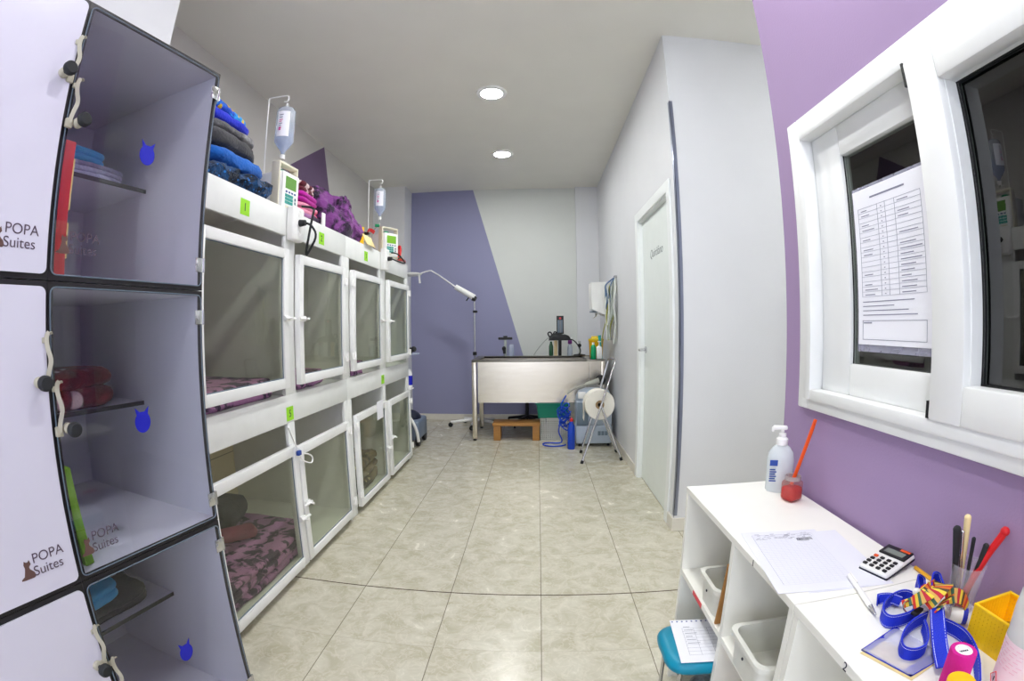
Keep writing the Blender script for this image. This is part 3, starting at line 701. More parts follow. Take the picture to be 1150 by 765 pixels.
put('folded_towel', MB().slab(0, 0, 0, .25, .17, .055, 2, .1, .006, 16), 'towel_c', 'light blue towel lying on the charcoal pad in the bottom cat suite', 'towel', .165, .42, z3 + .041)

# ------------------------------------------------------------------ on top of the kennels
ZT = KT + .0055
P1 = 'blue and grey blankets piled on the kennel'
z = ZT
pile = [('fl_teal', .10, 'shaggy dark teal blanket at the bottom of the tall pile on the kennel', 1, .034, .52, .54),
        ('fl_blue', .075, 'plain blue fleece above the shaggy teal blanket in the tall pile', 1, .012, .49, .46),
        ('fl_grey', .08, 'charcoal blanket in the middle of the tall pile', 1, .012, .48, .44),
        ('fl_lgrey', .045, 'grey and white blanket above the charcoal one in the tall pile', 1, .010, .46, .43),
        ('fl_royal', .06, 'royal blue blanket under the printed one in the tall pile', 1, .010, .45, .42),
        ('fl_print', .045, 'bright blue printed blanket near the top of the tall pile', 1, .010, .43, .41),
        ('fl_grey', .035, 'thin dark grey blanket topmost in the tall pile', 1, .010, .30, .34)]
for i, (mt, h, lb, ly, nz_, sx, sy) in enumerate(pile):
    cx = -1.475 - .016 * i; cy = 1.725 - .004 * i + (.01 if i % 2 else -.008)
    solo('folded_blanket', MB().slab(cx, cy, z, sx, sy, h, ly, .06 * (i % 3 - 1), nz_, 20 + i, 11 if i else 26, droop=0), mt, lb, 'blanket', (cx, cy, z), P1, 60)
    z += h + .004
# fluid pumps
def pump(loc, rz, label, lcd):
    t = thing('infusion_pump', label, 'fluid pump', loc, rz, 'infusion pumps on the kennels')
    B(-.077, .077, -.06, .11, .0125, .215, .012, seg=3).build('housing', 'white', t, 40, True)
    f = MB(); f.box(-.074, .074, -.066, -.0595, .016, .210, .004); f.build('front_panel', 'white', t, 40, True)
    B(-.05, .05, -.0675, -.0662, .125, .19, .002).build('screen', lcd, t, None, True)
    k = MB()
    for c in range(4): k.box(-.046 + c * .026, -.032 + c * .026, -.0690, -.0662, .104, .113, .001)
    k.build('soft_key', 'bluekey', t, None, True)
    k = MB()
    for c in range(3):
        for r_ in range(3): k.box(-.05 + c * .025, -.028 + c * .025, -.0690, -.0662, .045 + r_ * .018, .06 + r_ * .018, .001)
    k.build('number_keys', 'teal', t, None, True)
    k = MB()
    for r_ in range(2): k.box(.038, .05, -.069, -.0662, .055 + r_ * .02, .069 + r_ * .02, .001)
    k.build('side_keys', 'concend', t, None, True)
    B(-.045, .0, -.0672, -.0662, .026, .036).build('legend_strip', 'cream', t, None, True)
    h = MB(); h.box(-.088, -.078, -.05, .0, .0, .265, .004); h.box(.078, .088, -.05, .0, .0, .265, .004); h.box(-.078, .078, -.05, .0, .252, .265, .004); h.box(-.078, .078, -.05, .0, 0, .012, .003)
    h.build('carry_frame', 'cream', t, 40, True)
    B(-.04, .0, -.03, .0, .2152, .232, .004).build('line_clamp', 'greenb', t, 40, True)
    for sx in (-.06, .06): MB().cyl((sx, .09, 0), (sx, .09, .0124), .01).build('foot', 'blackr', t, None, True)
    return t
pump((-1.30, 2.155, ZT), R(86), 'white fluid pump with dark green screen beside the tall blue blanket pile', 'lcd')
pump((-1.262, 3.856, ZT), R(58), 'white fluid pump with bright green lit screen, farther along the kennels', 'lcd2')
def drip(base, top, hook, bc, br, label, lab2, w, h, px):
    # hook stand and the fluid bottle that hangs from it
    t = thing('drip_stand', label, 'drip stand', base, 0, 'drip hook stands')
    x, y = base[0], base[1]
    MB().tube([base, (base[0] * .03 + top[0] * .97, top[1], top[2] - .012), top, (top[0] + .01, hook[1], top[2] + .003), (hook[0] - .004, hook[1], hook[2] + .006), (hook[0] + .014, hook[1], hook[2] + .002), (hook[0] + .018, hook[1], hook[2] - .012), (hook[0] + .012, hook[1], hook[2] - .034), (hook[0] - .008, hook[1], hook[2] - .03)], .004, 8, smooth=1).build('hook_rod', 'white', t, 60)
    MB().lathe([(.03, 0), (.03, .004), (.008, .008), (.006, .03), (0, .03)], base).build('foot_plate', 'white', t, 40)
    b = thing('fluid_bottle', lab2, 'fluid bag', (bc[0], bc[1], bc[2]), br, 'hanging fluid bottles')
    q = MB(); P = [(.010, -.03), (.012, -.012), (.018, 0), (.03, .012), (w / 2, .045), (w / 2, h - .02), (w / 2 - .01, h), (w / 2 - .02, h + .006), (.012, h + .01), (0, h + .01)]
    q.lathe(P, (0, 0, 0), 32, sx=1, sy=.72); q.build('bottle', 'bagp', b, 50, True)
    q = MB(); q.lathe([(0, -.02), (.009, -.012), (.028, .016), (w / 2 - .004, .05), (w / 2 - .004, h * .45), (0, h * .45)], (0, 0, 0), 32, sx=1, sy=.7); q.build('fluid', 'saline', b, 50, True)
    q = MB(); q.cyl((0, 0, -.052), (0, 0, -.028), .013, .015); q.build('cap', 'white', b, 40, True)
    q = MB(); q.tube([(0, 0, h + .008), (.006, 0, h + .02), (0, 0, h + .036), (-.006, 0, h + .02), (0, 0, h + .008)], .003, 6, smooth=1); q.build('hanger_loop', 'white', b, 60, True)
    # label wraps the front of the bottle
    lb = bmesh.new(); n = 10; rows = []
    for i in range(n + 1):
        a = R(-140 + 78 * i / n)
        rows.append([lb.verts.new((math.cos(a) * (w / 2 + .0012), math.sin(a) * (w / 2 + .0012) * .72, zz)) for zz in (h * .28, h * .88)])
    for a, c in zip(rows, rows[1:]): lb.faces.new((a[0], c[0], c[1], a[1]))
    q = MB(); q._merge(lb, 0)
    l = q.build('label', 'paper', b, 60, True)
    q = MB()
    for zz, wd, mi in ((.78, .6, 0), (.72, .5, 0), (.66, .55, 1), (.62, .4, 1), (.57, .5, 0), (.52, .3, 0), (.46, .35, 2), (.42, .3, 2)):
        a = R(-125); q.box(-.0, wd * .04, -.0006, .0004, zz * h, zz * h + (.004 if mi < 2 else .008), 0, mi, Matrix.Translation((math.cos(a) * (w / 2 + .002), math.sin(a) * (w / 2 + .002) * .72, 0)) @ Matrix.Rotation(R(-28), 4, 'Z'))
    q.build('label_print', ['inkl', 'pink', 'magenta'], l, None, True)
    d = MB().tube([(0, 0, -.053), (0, 0, -.062), (0, 0, -.07)], .0035, 6, smooth=2).build('drip_line', 'tubing', b, 60, True)
    return b
drip((-1.43, 2.20, ZT), (-1.445, 2.19, 2.52), (-1.335, 2.19, 2.515), (-1.322, 2.19, 2.193), R(25), 'white hook stand holding the larger fluid bottle beside the blue blanket pile', 'large fluid bottle hanging above the pump beside the blue blankets', .105, .245, 0)
drip((-1.42, 3.83, ZT), (-1.43, 3.84, 2.528), (-1.325, 3.85, 2.522), (-1.325, 3.85, 2.222), R(25), 'white hook stand holding the small fluid bottle above the far pump', 'small fluid bottle with green valve hanging above the lit far pump', .098, .22, 0)
g = thing('line_valve', 'green and white line valve under the small far fluid bottle', 'valve', (-1.325, 3.85, 2.10))
MB().cyl((-1.36, 3.83, 2.115), (-1.325, 3.845, 2.115), .014).build('body', 'greenb', g, 40); MB().tube([(-1.325, 3.85, 2.125), (-1.325, 3.85, 2.14)], .006).build('port', 'white', g)
MB().tube([(-1.345, 3.83, 2.10), (-1.40, 3.775, 2.02), (-1.46, 3.74, 1.9)], .004, 6, smooth=1).build('line', 'tubing', g, 60)
solo('line_clip', MB().tube([(-1.48, 3.79, 2.075), (-1.46, 3.79, 2.055), (-1.43, 3.79, 2.04), (-1.40, 3.79, 2.042)], .014, 8, smooth=1), 'black', 'black clamp sticking out beside the green valve of the far drip stand', 'clamp', (-1.4, 3.8, 2.04))
solo('bandage_roll', MB().cyl((-1.50, 3.64, ZT + .03), (-1.50, 3.72, ZT + .03), .03, seg=20), 'white', 'white bandage roll behind the far fluid pump, deeper against the wall', 'bandage', (-1.50, 3.68, ZT))
solo('bandage_roll', MB().cyl((-1.43, 3.64, ZT + .03), (-1.43, 3.72, ZT + .03), .03, seg=20), 'white', 'white bandage roll behind the far fluid pump, closer to the kennel edge', 'bandage', (-1.43, 3.68, ZT))
solo('red_strap', MB().ribbon([(-1.37, 3.69, 2.045), (-1.37, 3.73, 2.06), (-1.36, 3.78, 2.056), (-1.36, 3.81, 2.05)], .03, .008, smooth=1, wdir=(.5, 0, 1)), 'red', 'red strap lying beside the far pump top', 'strap', (-1.37, 3.72, 2.03))
solo('tape_roll', MB().lathe([(.02, 0), (.042, 0), (.042, .22), (.02, .22), (.02, 0)], (-1.40, 3.56, ZT), 24), 'yellow', 'tall yellow roll standing behind the far fluid pump', 'roll', (-1.40, 3.56, ZT))
g = thing('bundled_leads', 'bundle of red, orange and black leads beside the far fluid pump', 'leads', (-1.20, 4.0, ZT))
for k, (mt, pts) in enumerate((('red', [(-1.21, 4.06, ZT + .012), (-1.20, 4.08, ZT + .10), (-1.22, 4.12, ZT + .16), (-1.24, 4.11, ZT + .12), (-1.22, 4.09, ZT + .02)]), ('orange', [(-1.19, 3.94, ZT + .012), (-1.17, 3.98, ZT + .015), (-1.19, 4.05, ZT + .012)]), ('blackr', [(-1.18, 3.93, ZT + .008), (-1.165, 3.97, ZT + .03), (-1.18, 4.06, ZT + .02), (-1.22, 4.1, ZT + .05)]), ('red', [(-1.18, 4.0, ZT + .01), (-1.17, 4.1, ZT + .012), (-1.19, 4.18, ZT + .01)]))):
    MB().tube(pts, .011 if k != 2 else .007, 8, smooth=2).build('lead', mt, g, 60)
# the second, purple pile
P2 = 'pink and purple blankets on the kennel'
z = ZT
for i, (mt, h, lb, sx, sy) in enumerate((('fl_leop', .055, 'mauve leopard blanket under the pink ones on the kennel', .46, .33), ('fl_pink', .07, 'pink folded blanket under the magenta one on the kennel', .36, .30), ('fl_mag', .065, 'plain magenta folded blanket in the small pile on the kennel', .35, .29), ('fl_pcat', .06, 'maroon blanket with pale paw print on top of the magenta blanket', .32, .27))):
    solo('folded_blanket', MB().slab(-1.46, 2.475, z, sx, sy, h, 2, .05 * i, .009, 40 + i, 11), mt, lb, 'blanket', (-1.46, 2.5, z), P2, 60); z += h + .003
solo('fluffy_throw', MB().heap(-1.50, 3.07, ZT, .52, .74, .36, .07, 3, 8, fine=.016), 'fl_purple', 'big fluffy purple leopard throw heaped on the kennels', 'blanket', (-1.475, 3.07, ZT), None, 60)
solo('white_box', B(-1.222, -1.213, 2.50, 2.54, ZT, ZT + .085, .002), 'white', 'small white box end standing between the pink pile and the purple throw', 'box', (-1.217, 2.52, ZT))
solo('cardboard_tag', B(-.002, .002, -.09, .09, 0, .085, .001, 0, Matrix.Translation((-1.17, 3.22, ZT + .001)) @ Matrix.Translation((0, 0, 0)) @ Matrix.Rotation(R(-25), 4, 'Y')), 'manila', 'beige card tag sticking out from the purple throw', 'card', (-1.16, 3.2, ZT))

# ------------------------------------------------------------------ the back of the room: tub and what is round it
tb = thing('steel_bath_table', 'stainless steel pet bath on square legs against the back wall', 'bath', (0, 5.3, 0))
TX0, TX1, TY0, TY1, TZ = -.695, .735, 5.0, 5.68, .885
b = MB(); BX1 = .56
b.box(TX0 + .065, BX1, TY0 + .012, TY0 + .016, .42, TZ - .004); b.box(TX0 + .065, BX1, TY1 - .09, TY1 - .086, .42, TZ - .004)
b.box(TX0 + .065, TX0 + .069, TY0 + .016, TY1 - .09, .42, TZ - .004); b.box(BX1 - .004, BX1, TY0 + .016, TY1 - .09, .42, TZ - .004); b.box(TX0 + .065, BX1, TY0 + .016, TY1 - .09, .42, .424)
b.build('basin', 'steel', tb)
b = MB(); b.box(TX0, BX1 - .02, TY0, TY0 + .03, TZ - .025, TZ, .003); b.box(TX0, TX0 + .07, TY0 + .03, TY1, TZ - .025, TZ, .003); b.box(TX0 + .07, TX1, TY1 - .09, TY1, TZ - .025, TZ, .003)
b.box(BX1 - .02, TX1, TY0, TY1 - .09, TZ - .02, TZ - .006, .003)
b.build('rim', 'steel_dark', tb, 40)
B(BX1 + .002, TX1 - .0, TY0 + .012, TY0 + .016, .42, TZ - .021).build('side_apron', 'steel', tb)
for x in (TX0, TX1 - .045):
    for y in (TY0 + .002, TY1 - .047):
        l = B(x, x + .05 if x < 0 else x + .045, y, y + .045, .02, TZ - .026, .004).build('leg', 'steel', tb, 40)
        B(x + .005, x + .04, y + .005, y + .04, 0, .0195, .003).build('rubber_foot', 'blackr', l, 40)
# exam lamp on a wheeled stand
lp = thing('exam_lamp', 'white jointed exam lamp on a chrome pole with wheeled base behind the bath', 'lamp', (-.755, 5.76, 0))
px, py = -.755, 5.76
MB().cyl((px, py, .1), (px, py, 1.56), .0105).cyl((px, py, .10), (px, py, .8), .014).build('pole', 'chrome', lp, 40)
MB().cyl((px, py, 1.41), (px, py, 1.44), .022).sphere((px + .025, py, 1.425), .014).build('collar', 'black', lp, 40)
MB().cyl((px, py, .888), (px, py, .93), .024).build('collar', 'black', lp, 40)
hd = MB().cyl((px + .0, py, 1.60), (-.99, py, 1.735), .036, .034, 20).build('spring_housing', 'white', lp, 40)
MB().cyl((px - .02, py - .0, 1.595), (px + .02, py, 1.575), .037, .03, 20).tube([(px - .07, py, 1.60), (px - .10, py - .01, 1.56)], .008).build('joint_cap', 'black', hd, 40)
MB().tube([(-.99, py, 1.735), (-1.285, py, 1.945), (-1.33, py, 1.945), (-1.43, py, 1.915)], .009, 10, smooth=1).build('arm', 'white', lp, 60)
MB().sphere((-1.55, py, 1.905), .13, 1, .8, .2).build('lamp_head', 'white', lp, 40)
MB().cyl((-1.445, py - .03, 1.90), (-1.435, py - .03, 1.79), .013).build('lamp_handle', 'white', lp, 40)
for k, a in enumerate((194, 266, 338, 50, 122)):
    e = V((px + .32 * math.cos(R(a)), py + .24 * math.sin(R(a)), .06)); sl = MB().cyl((px, py, .09), e, .022, .016, 12).build('base_leg', 'white', lp, 40)
    c = MB(); c.cyl((e.x, e.y - .014, .028), (e.x, e.y + .014, .028), .028); c.cyl((e.x, e.y, .03), (e.x, e.y, .062), .01); c.build('caster', 'black', sl, 40)
MB().cyl((px, py, .07), (px, py, .12), .035).build('hub', 'white', lp, 40)
# swivel stool base seen under the bath
st = thing('rolling_stool', 'black five-star stool base on casters in the shadow under the bath', 'stool', (-.12, 5.86, 0))
for a in (18, 90, 162, 234, 306):
    e = V((-.12 + .25 * math.cos(R(a)), 5.86 + .25 * math.sin(R(a)), .075)); l = MB().cyl((-.12, 5.86, .11), e, .024, .016, 10).build('base_leg', 'black', st, 40)
    MB().cyl((e.x - .012, e.y, .03), (e.x + .012, e.y, .03), .03).cyl((e.x, e.y, .03), (e.x, e.y, .08), .01).build('caster', 'black', l, 40)
MB().cyl((-.12, 5.86, .08), (-.12, 5.86, .13), .035).cyl((-.12, 5.86, .13), (-.12, 5.86, .50), .022).build('column', 'black', st, 40)
MB().lathe([(.0, 0), (.15, 0), (.165, .02), (.16, .045), (0, .05)], (-.12, 5.86, .50), 32).build('seat', 'black', st, 40)
# wooden step stool
w = thing('wooden_step', 'low wooden step stool on the floor under the bath', 'step stool', (-.22, 5.12, 0))
MB().box(-.478, .038, 5.0, 5.24, .165, .195, .004).build('top_board', 'wood', w, 40)
for x in (-.468, -.045): B(x, x + .075, 5.02, 5.22, 0, .1645, .003).build('leg', 'wood', w, 40)
# wire crate and green basin
c = thing('wire_crate', 'white wire mesh crate on the floor under the green basin', 'crate', (.20, 5.2, 0))
CX0, CX1, CY0, CY1, CZ = .045, .37, 5.02, 5.34, .245
q = MB()
for i in range(15): x = CX0 + (CX1 - CX0) * i / 14; q.cyl((x, CY0, .004), (x, CY0, CZ), .0034, seg=5); q.cyl((x, CY1, .004), (x, CY1, CZ), .0034, seg=5)
for i in range(12): zz = .006 + (CZ - .008) * i / 11; q.cyl((CX0, CY0, zz), (CX1, CY0, zz), .0034, seg=5); q.cyl((CX0, CY1, zz), (CX1, CY1, zz), .0034, seg=5); q.cyl((CX0, CY0, zz), (CX0, CY1, zz), .0034, seg=5); q.cyl((CX1, CY0, zz), (CX1, CY1, zz), .0034, seg=5)
for i in range(15): y = CY0 + (CY1 - CY0) * i / 14; q.cyl((CX0, y, .004), (CX0, y, CZ), .0034, seg=5); q.cyl((CX1, y, .004), (CX1, y, CZ), .0034, seg=5)
q.build('wire_mesh', 'wire', c)
B(CX0 + .005, CX1 - .005, CY0 + .005, CY1 - .005, .001, .004).build('tray', 'wire', c)
def tub_shape(mb, x0, x1, y0, y1, z0, z1, tap, t, lip=.012):
    # open tapered tray with a rolled rim
    b = bmesh.new()
    def rr(ins, z, r=.04):
        out = []
        for cx, cy, a0 in ((x1 - ins - r, y1 - ins - r, 0), (x0 + ins + r, y1 - ins - r, 90), (x0 + ins + r, y0 + ins + r, 180), (x1 - ins - r, y0 + ins + r, 270)):
            for k in range(6): a = R(a0 + 18 * k); out.append(b.verts.new((cx + r * math.cos(a), cy + r * math.sin(a), z)))
        return out
    R_ = min(.025, .3 * min(x1 - x0, y1 - y0) - tap * .5)
    rings = [rr(tap, z0, R_), rr(lip, z1 - .012, R_), rr(0, z1 - .012, R_), rr(0, z1, R_), rr(lip + t, z1, R_), rr(tap + t, z0 + t, R_)]
    for a, d in zip(rings, rings[1:]):
        for j in range(len(a)): b.faces.new((a[j], a[(j + 1) % len(a)], d[(j + 1) % len(a)], d[j]))
    b.faces.new(rings[0][::-1]); b.faces.new(rings[-1])
    return mb._merge(b, 0)
solo('green_basin', tub_shape(MB(), -.015, .36, 5.0, 5.30, .2485, .412, .03, .004), 'basin', 'green plastic basin resting on the white wire crate', 'basin', (.17, 5.15, .2485), None, 40)
# oxygen machine
o2 = thing('oxygen_concentrator', 'grey-blue oxygen machine on casters beside the blue bottle', 'oxygen machine', (.59, 4.92, 0))
q = MB(); q.box(.40, .775, 4.73, 5.06 - .07, .03, .225, .02, seg=3).build('lower_body', 'concen', o2, 40)
MB().box(.405, .77, 4.736, 4.985, .2255, .47, .012, seg=3).build('upper_body', 'concen', o2, 40)
MB().box(.408, .525, 4.729, 4.7355, .23, .465, .004).build('side_panel', 'concend', o2, 40)
q = MB(); q.lathe([(.10, 0), (.10, .05), (.085, .10), (.05, .125), (0, .13)], (.0, .0, .0), 28, mtx=Matrix.Translation((.59, 4.86, .4705)) @ Matrix.Scale(1.85, 4, (1, 0, 0)) @ Matrix.Scale(1.22, 4, (0, 1, 0))); q.build('hood', 'concen', o2, 50)
B(.53, .765, 4.729, 4.7355, .24, .455, .004).build('front_door', 'concen', o2, 40)
for i in range(3): B(.625 + i * .036, .655 + i * .036, 4.7265, 4.7295, .12, .165, .002).build('vent', 'concend', o2)
B(.42, .50, 4.74, 4.762, .50, .57, .01, 0, Matrix.Translation((0, 0, 0))).build('control_panel', 'white', o2, 40)
for x, y in ((.44, 4.77), (.74, 4.77), (.44, 4.95), (.74, 4.95)): MB().cyl((x - .012, y, .0155), (x + .012, y, .0155), .0155).build('caster', 'black', o2, 40)
# dryer nozzle resting on the machine
hb = thing('hose_nozzle', 'grey hose nozzle with black round head lying across the oxygen machine', 'nozzle', (.55, 4.72, .6))
MB().cyl((.655, 4.80, .685), (.675, 4.84, .675), .052, .048, 24).build('nozzle_head', 'black', hb, 40)
MB().cyl((.64, 4.815, .675), (.50, 4.80, .635), .032, .022, 16).build('nozzle_body', 'hosegrey', hb, 40)
MB().tube([(.50, 4.80, .635), (.42, 4.79, .615), (.36, 4.78, .585), (.31, 4.78, .55)], .011, 10, smooth=1).build('hose_end', 'hosegrey', hb, 60)
# blue coiled air hose, blue bottle
g = thing('coiled_hose', 'coiled translucent blue air hose hanging beside the green basin', 'hose', (.27, 4.8, 0))
pts = [(.30, 4.78, .53), (.26, 4.79, .46), (.24, 4.79, .40)]
for i in range(90):
    a = i * .7; pts.append((.285 + .055 * math.cos(a) + .02 * math.sin(i * .37), 4.83 + .05 * math.sin(a * .9), .40 - .0022 * i + .045 * math.sin(a * 1.3)))
MB().tube(pts, .0065, 8, smooth=1).build('coil', 'royal', g, 60)
pts = [(.25, 4.84, .24), (.22, 4.84, .14), (.27, 4.83, .05), (.25, 4.86, .009), (.12, 4.9, .009), (.06, 4.86, .009), (.07, 4.78, .009), (.16, 4.73, .009), (.26, 4.75, .009), (.30, 4.80, .009)]
MB().tube(pts, .007, 8, smooth=3).build('loose_end', 'royal', g, 60)
g = thing('blue_bottle', 'tall translucent blue bottle with red cap beside the oxygen machine', 'bottle', (.348, 4.66, 0))
MB().lathe([(.034, 0), (.038, .008), (.038, .20), (.034, .235), (.018, .27), (.016, .285), (0, .285)], (.348, 4.665, 0), 28).build('bottle_body', 'royal', g, 40)
MB().lathe([(.018, 0), (.018, .022), (.006, .03), (.005, .04), (0, .04)], (.348, 4.665, .2855), 20).build('cap', 'red', g, 40)
# folding stand with paper roll
g = thing('folding_roll_stand', 'chrome folding stand leaning by the bath holding a big paper roll', 'stand', (.62, 4.3, 0))
def bar(a, c, nm='stand_leg'):
    o = MB().cyl(a, c, .0105, seg=12).build(nm, 'chrome', g, 40); e = V(a); MB().cyl((e.x, e.y, e.z + .0), e + (V(c) - e).normalized() * .03, .014).build('rubber_tip', 'blackr', o, 40)
T1, T2 = V((.741, 4.40, .90)), V((.696, 4.55, .90))
F1, F2 = V((.403, 4.13, 0)), V((.428, 4.50, 0)); Bk1, Bk2 = V((.783, 4.215, 0)), V((.785, 4.50, 0))
bar(F1, T1); bar(F2, T2); mid1 = F1.lerp(T1, .56); mid2 = F2.lerp(T2, .56); bar(Bk1, mid1); bar(Bk2, mid2)
MB().tube([T1, (.739, 4.42, .925), (.703, 4.53, .925), T2], .0105, 12, smooth=2).build('top_bar', 'chrome', g, 60)
MB().cyl(mid1, mid2, .008).build('axle', 'chrome', g, 40)
rc = (mid1 + mid2) / 2
g = thing('paper_roll', 'big white paper roll threaded on the folding chrome stand', 'paper roll', rc)
ax = Matrix.Translation(rc + V((0, .0, 0))) @ (mid2 - mid1).to_track_quat('Z', 'Y').to_matrix().to_4x4()
MB().lathe([(.042, -.07), (.138, -.07), (.142, -.066), (.142, .066), (.138, .07), (.042, .07), (.042, -.07)], seg=48, mtx=ax).build('paper', 'tissue', g, 40)
MB().lathe([(.0225, -.07), (.0415, -.07), (.0415, .07), (.0225, .07), (.0225, -.07)], seg=32, mtx=ax).build('cardboard_core', 'card', g, 40)
rx = rc.x - .144
MB().ribbon([(rx + .004, rc.y, rc.z + .04), (rx, rc.y, rc.z - .02), (rx + .004, rc.y, rc.z - .09), (rx + .001, rc.y, rc.z - .15)], .13, .001, smooth=2, wdir=(0, 1, 0)).build('loose_sheet', 'tissue', g, 60)
# bottles and bin on the end of the bath
zb = TZ - .0055
g = thing('sharps_bin', 'yellow sharps bin with translucent yellow lid on the bath end', 'sharps bin', (.665, 5.22, zb))
MB().lathe([(.066, 0), (.07, .004), (.082, .185), (.085, .19), (.085, .198), (0, .198)], (.665, 5.24, zb), 32).build('bin_body', 'yellow', g, 40)
MB().lathe([(.086, 0), (.086, .015), (.06, .02), (.05, .045), (0, .047)], (.665, 5.24, zb + .199), 32).build('lid', film('yellow_lid', (244, 220, 60), .7), g, 40)
g = thing('green_spray', 'green bottle with pale cap on the bath end beside the white pump bottle', 'bottle', (.622, 5.09, zb))
MB().lathe([(.026, 0), (.029, .006), (.029, .12), (.022, .145), (.012, .155), (0, .155)], (.615, 5.08, zb), 24).build('bottle_body', 'greenb', g, 40)
MB().lathe([(.014, 0), (.014, .022), (0, .024)], (.615, 5.08, zb + .1555), 20).build('cap', 'white', g, 40)
g = thing('pump_bottle', 'white square pump bottle standing at the front of the bath end', 'bottle', (.678, 5.07, zb))
MB().box(.648, .708, 5.05, 5.09, zb, zb + .135, .01, seg=3).cyl((.678, 5.07, zb + .13), (.678, 5.07, zb + .15), .014).build('bottle_body', 'white', g, 40)
MB().cyl((.678, 5.07, zb + .1505), (.678, 5.07, zb + .185), .006).box(.66, .69, 5.02, 5.08, zb + .185, zb + .195, .003).build('pump', 'white', g, 40)
solo('turquoise_brush', MB().cyl((.70, 5.135, zb + .13), (.688, 5.125, zb + .255), .012, .017).cyl((.71, 5.135, zb), (.70, 5.135, zb + .13), .013), 'turq', 'turquoise handled brush leaning on the yellow bin', 'brush', (.7, 5.135, zb))
# blood pressure gauge and friends on the back ledge
ZL = TZ + .0005
g = thing('blood_pressure_gauge', 'upright black mercury blood pressure gauge with red badge on the bath ledge', 'gauge', (.285, 5.62, ZL))
B(.243, .327, 5.615, 5.635, ZL + .26, ZL + .475, .004).build('back_case', 'black', g, 40)
B(.255, .315, 5.607, 5.6145, ZL + .275, ZL + .425, .002).build('scale_plate', 'concend', g, 40)
MB().cyl((.285, 5.603, ZL + .275), (.285, 5.603, ZL + .42), .005).build('glass_column', 'chrome', g)
MB().cyl((.285, 5.612, ZL + .445), (.285, 5.606, ZL + .445), .014, seg=24).build('badge', 'tape_r', g, 40)
MB().box(.21, .25, 5.60, 5.645, ZL, ZL + .18, .004).build('wooden_block', 'bone', g, 40)
MB().box(.262, .30, 5.61, 5.64, ZL, ZL + .26, .004).build('post', 'black', g, 40)
g = thing('bp_cuff', 'black blood pressure cuff and grey bulb bunched at the gauge foot', 'cuff', (.27, 5.58, ZL))
MB().heap(.275, 5.535, ZL + .185, .26, .07, .075, .02, 9, 14, fine=.006, seg=48, rg=16).build('cuff', 'blackr', g, 60)
MB().tube([(.16, 5.56, ZL + .22), (.13, 5.56, ZL + .27), (.17, 5.56, ZL + .29), (.19, 5.56, ZL + .24), (.22, 5.56, ZL + .30), (.25, 5.56, ZL + .25)], .008, 8, smooth=2).build('tube', 'blackr', g, 60)
MB().tube([(.37, 5.56, ZL + .20), (.44, 5.57, ZL + .19), (.50, 5.58, ZL + .12), (.53, 5.58, ZL + .05), (.50, 5.57, ZL + .012)], .007, 8, smooth=2).build('tube', 'blackr', g, 60)
MB().tube([(.14, 5.57, ZL + .215), (.08, 5.59, ZL + .16), (.0, 5.62, ZL + .06), (-.03, 5.63, ZL + .008)], .005, 8, smooth=2).build('tube', 'tubing', g, 60)
g = thing('green_flask', 'slim dark green flask beside the wooden block on the bath ledge', 'flask', (.175, 5.61, ZL))
MB().lathe([(.02, 0), (.026, .01), (.026, .11), (.014, .15), (.012, .17), (0, .17)], (.175, 5.615, ZL), 20).build('flask_body', film('green_glass', (70, 120, 90), .6, .1), g, 40)
g = thing('purple_cap_spray', 'clear spray bottle with purple trigger cap on the bath ledge', 'spray bottle', (.41, 5.61, ZL))
MB().lathe([(.03, 0), (.033, .008), (.03, .10), (.018, .135), (0, .138)], (.40, 5.625, ZL), 20).build('bottle_body', 'bagp', g, 40)
MB().box(.375, .425, 5.60, 5.65, ZL + .1385, ZL + .185, .01).build('trigger_cap', 'purplecap', g, 40); MB().cyl((.42, 5.62, ZL + .186), (.42, 5.62, ZL + .22), .011).build('nozzle', 'white', g, 40)
g = thing('dropper_stand', 'black flat-based dropper stand at the end of the bath ledge', 'dropper stand', (.515, 5.62, ZL))
MB().lathe([(.075, 0), (.07, .012), (.02, .02), (0, .02)], (.515, 5.635, ZL), 28, sy=.7).build('flat_base', 'black', g, 40)
MB().cyl((.515, 5.635, ZL + .0205), (.515, 5.635, ZL + .10), .012).build('stem', 'tubing', g, 40); MB().cyl((.515, 5.635, ZL + .145), (.515, 5.635, ZL + .17), .016).build('dropper_tip', 'tubing', g, 40); MB().sphere((.515, 5.635, ZL + .12), .024).build('bulb', 'black', g, 40)
g = thing('oxygen_regulator', 'clear flow tube topped by a black bar handle on the bath ledge', 'regulator', (-.37, 5.62, ZL))
MB().cyl((-.37, 5.625, ZL), (-.37, 5.625, ZL + .195), .018).build('flow_tube', 'tubing', g, 40)
MB().box(-.455, -.285, 5.605, 5.645, ZL + .195, ZL + .225, .008).cyl((-.37, 5.625, ZL + .225), (-.37, 5.625, ZL + .24), .025).build('bar_handle', 'black', g, 40)
MB().sphere((-.385, 5.60, ZL + .09), .03, .8, .7, 1).cyl((-.38, 5.595, ZL + .03), (-.38, 5.595, ZL + .075), .016).build('knob', 'black', g, 40)
MB().lathe([(.03, 0), (.035, .006), (.035, .12), (.02, .14), (0, .14)], (-.30, 5.63, ZL), 20).build('humidifier_cup', 'bagp', g, 40)
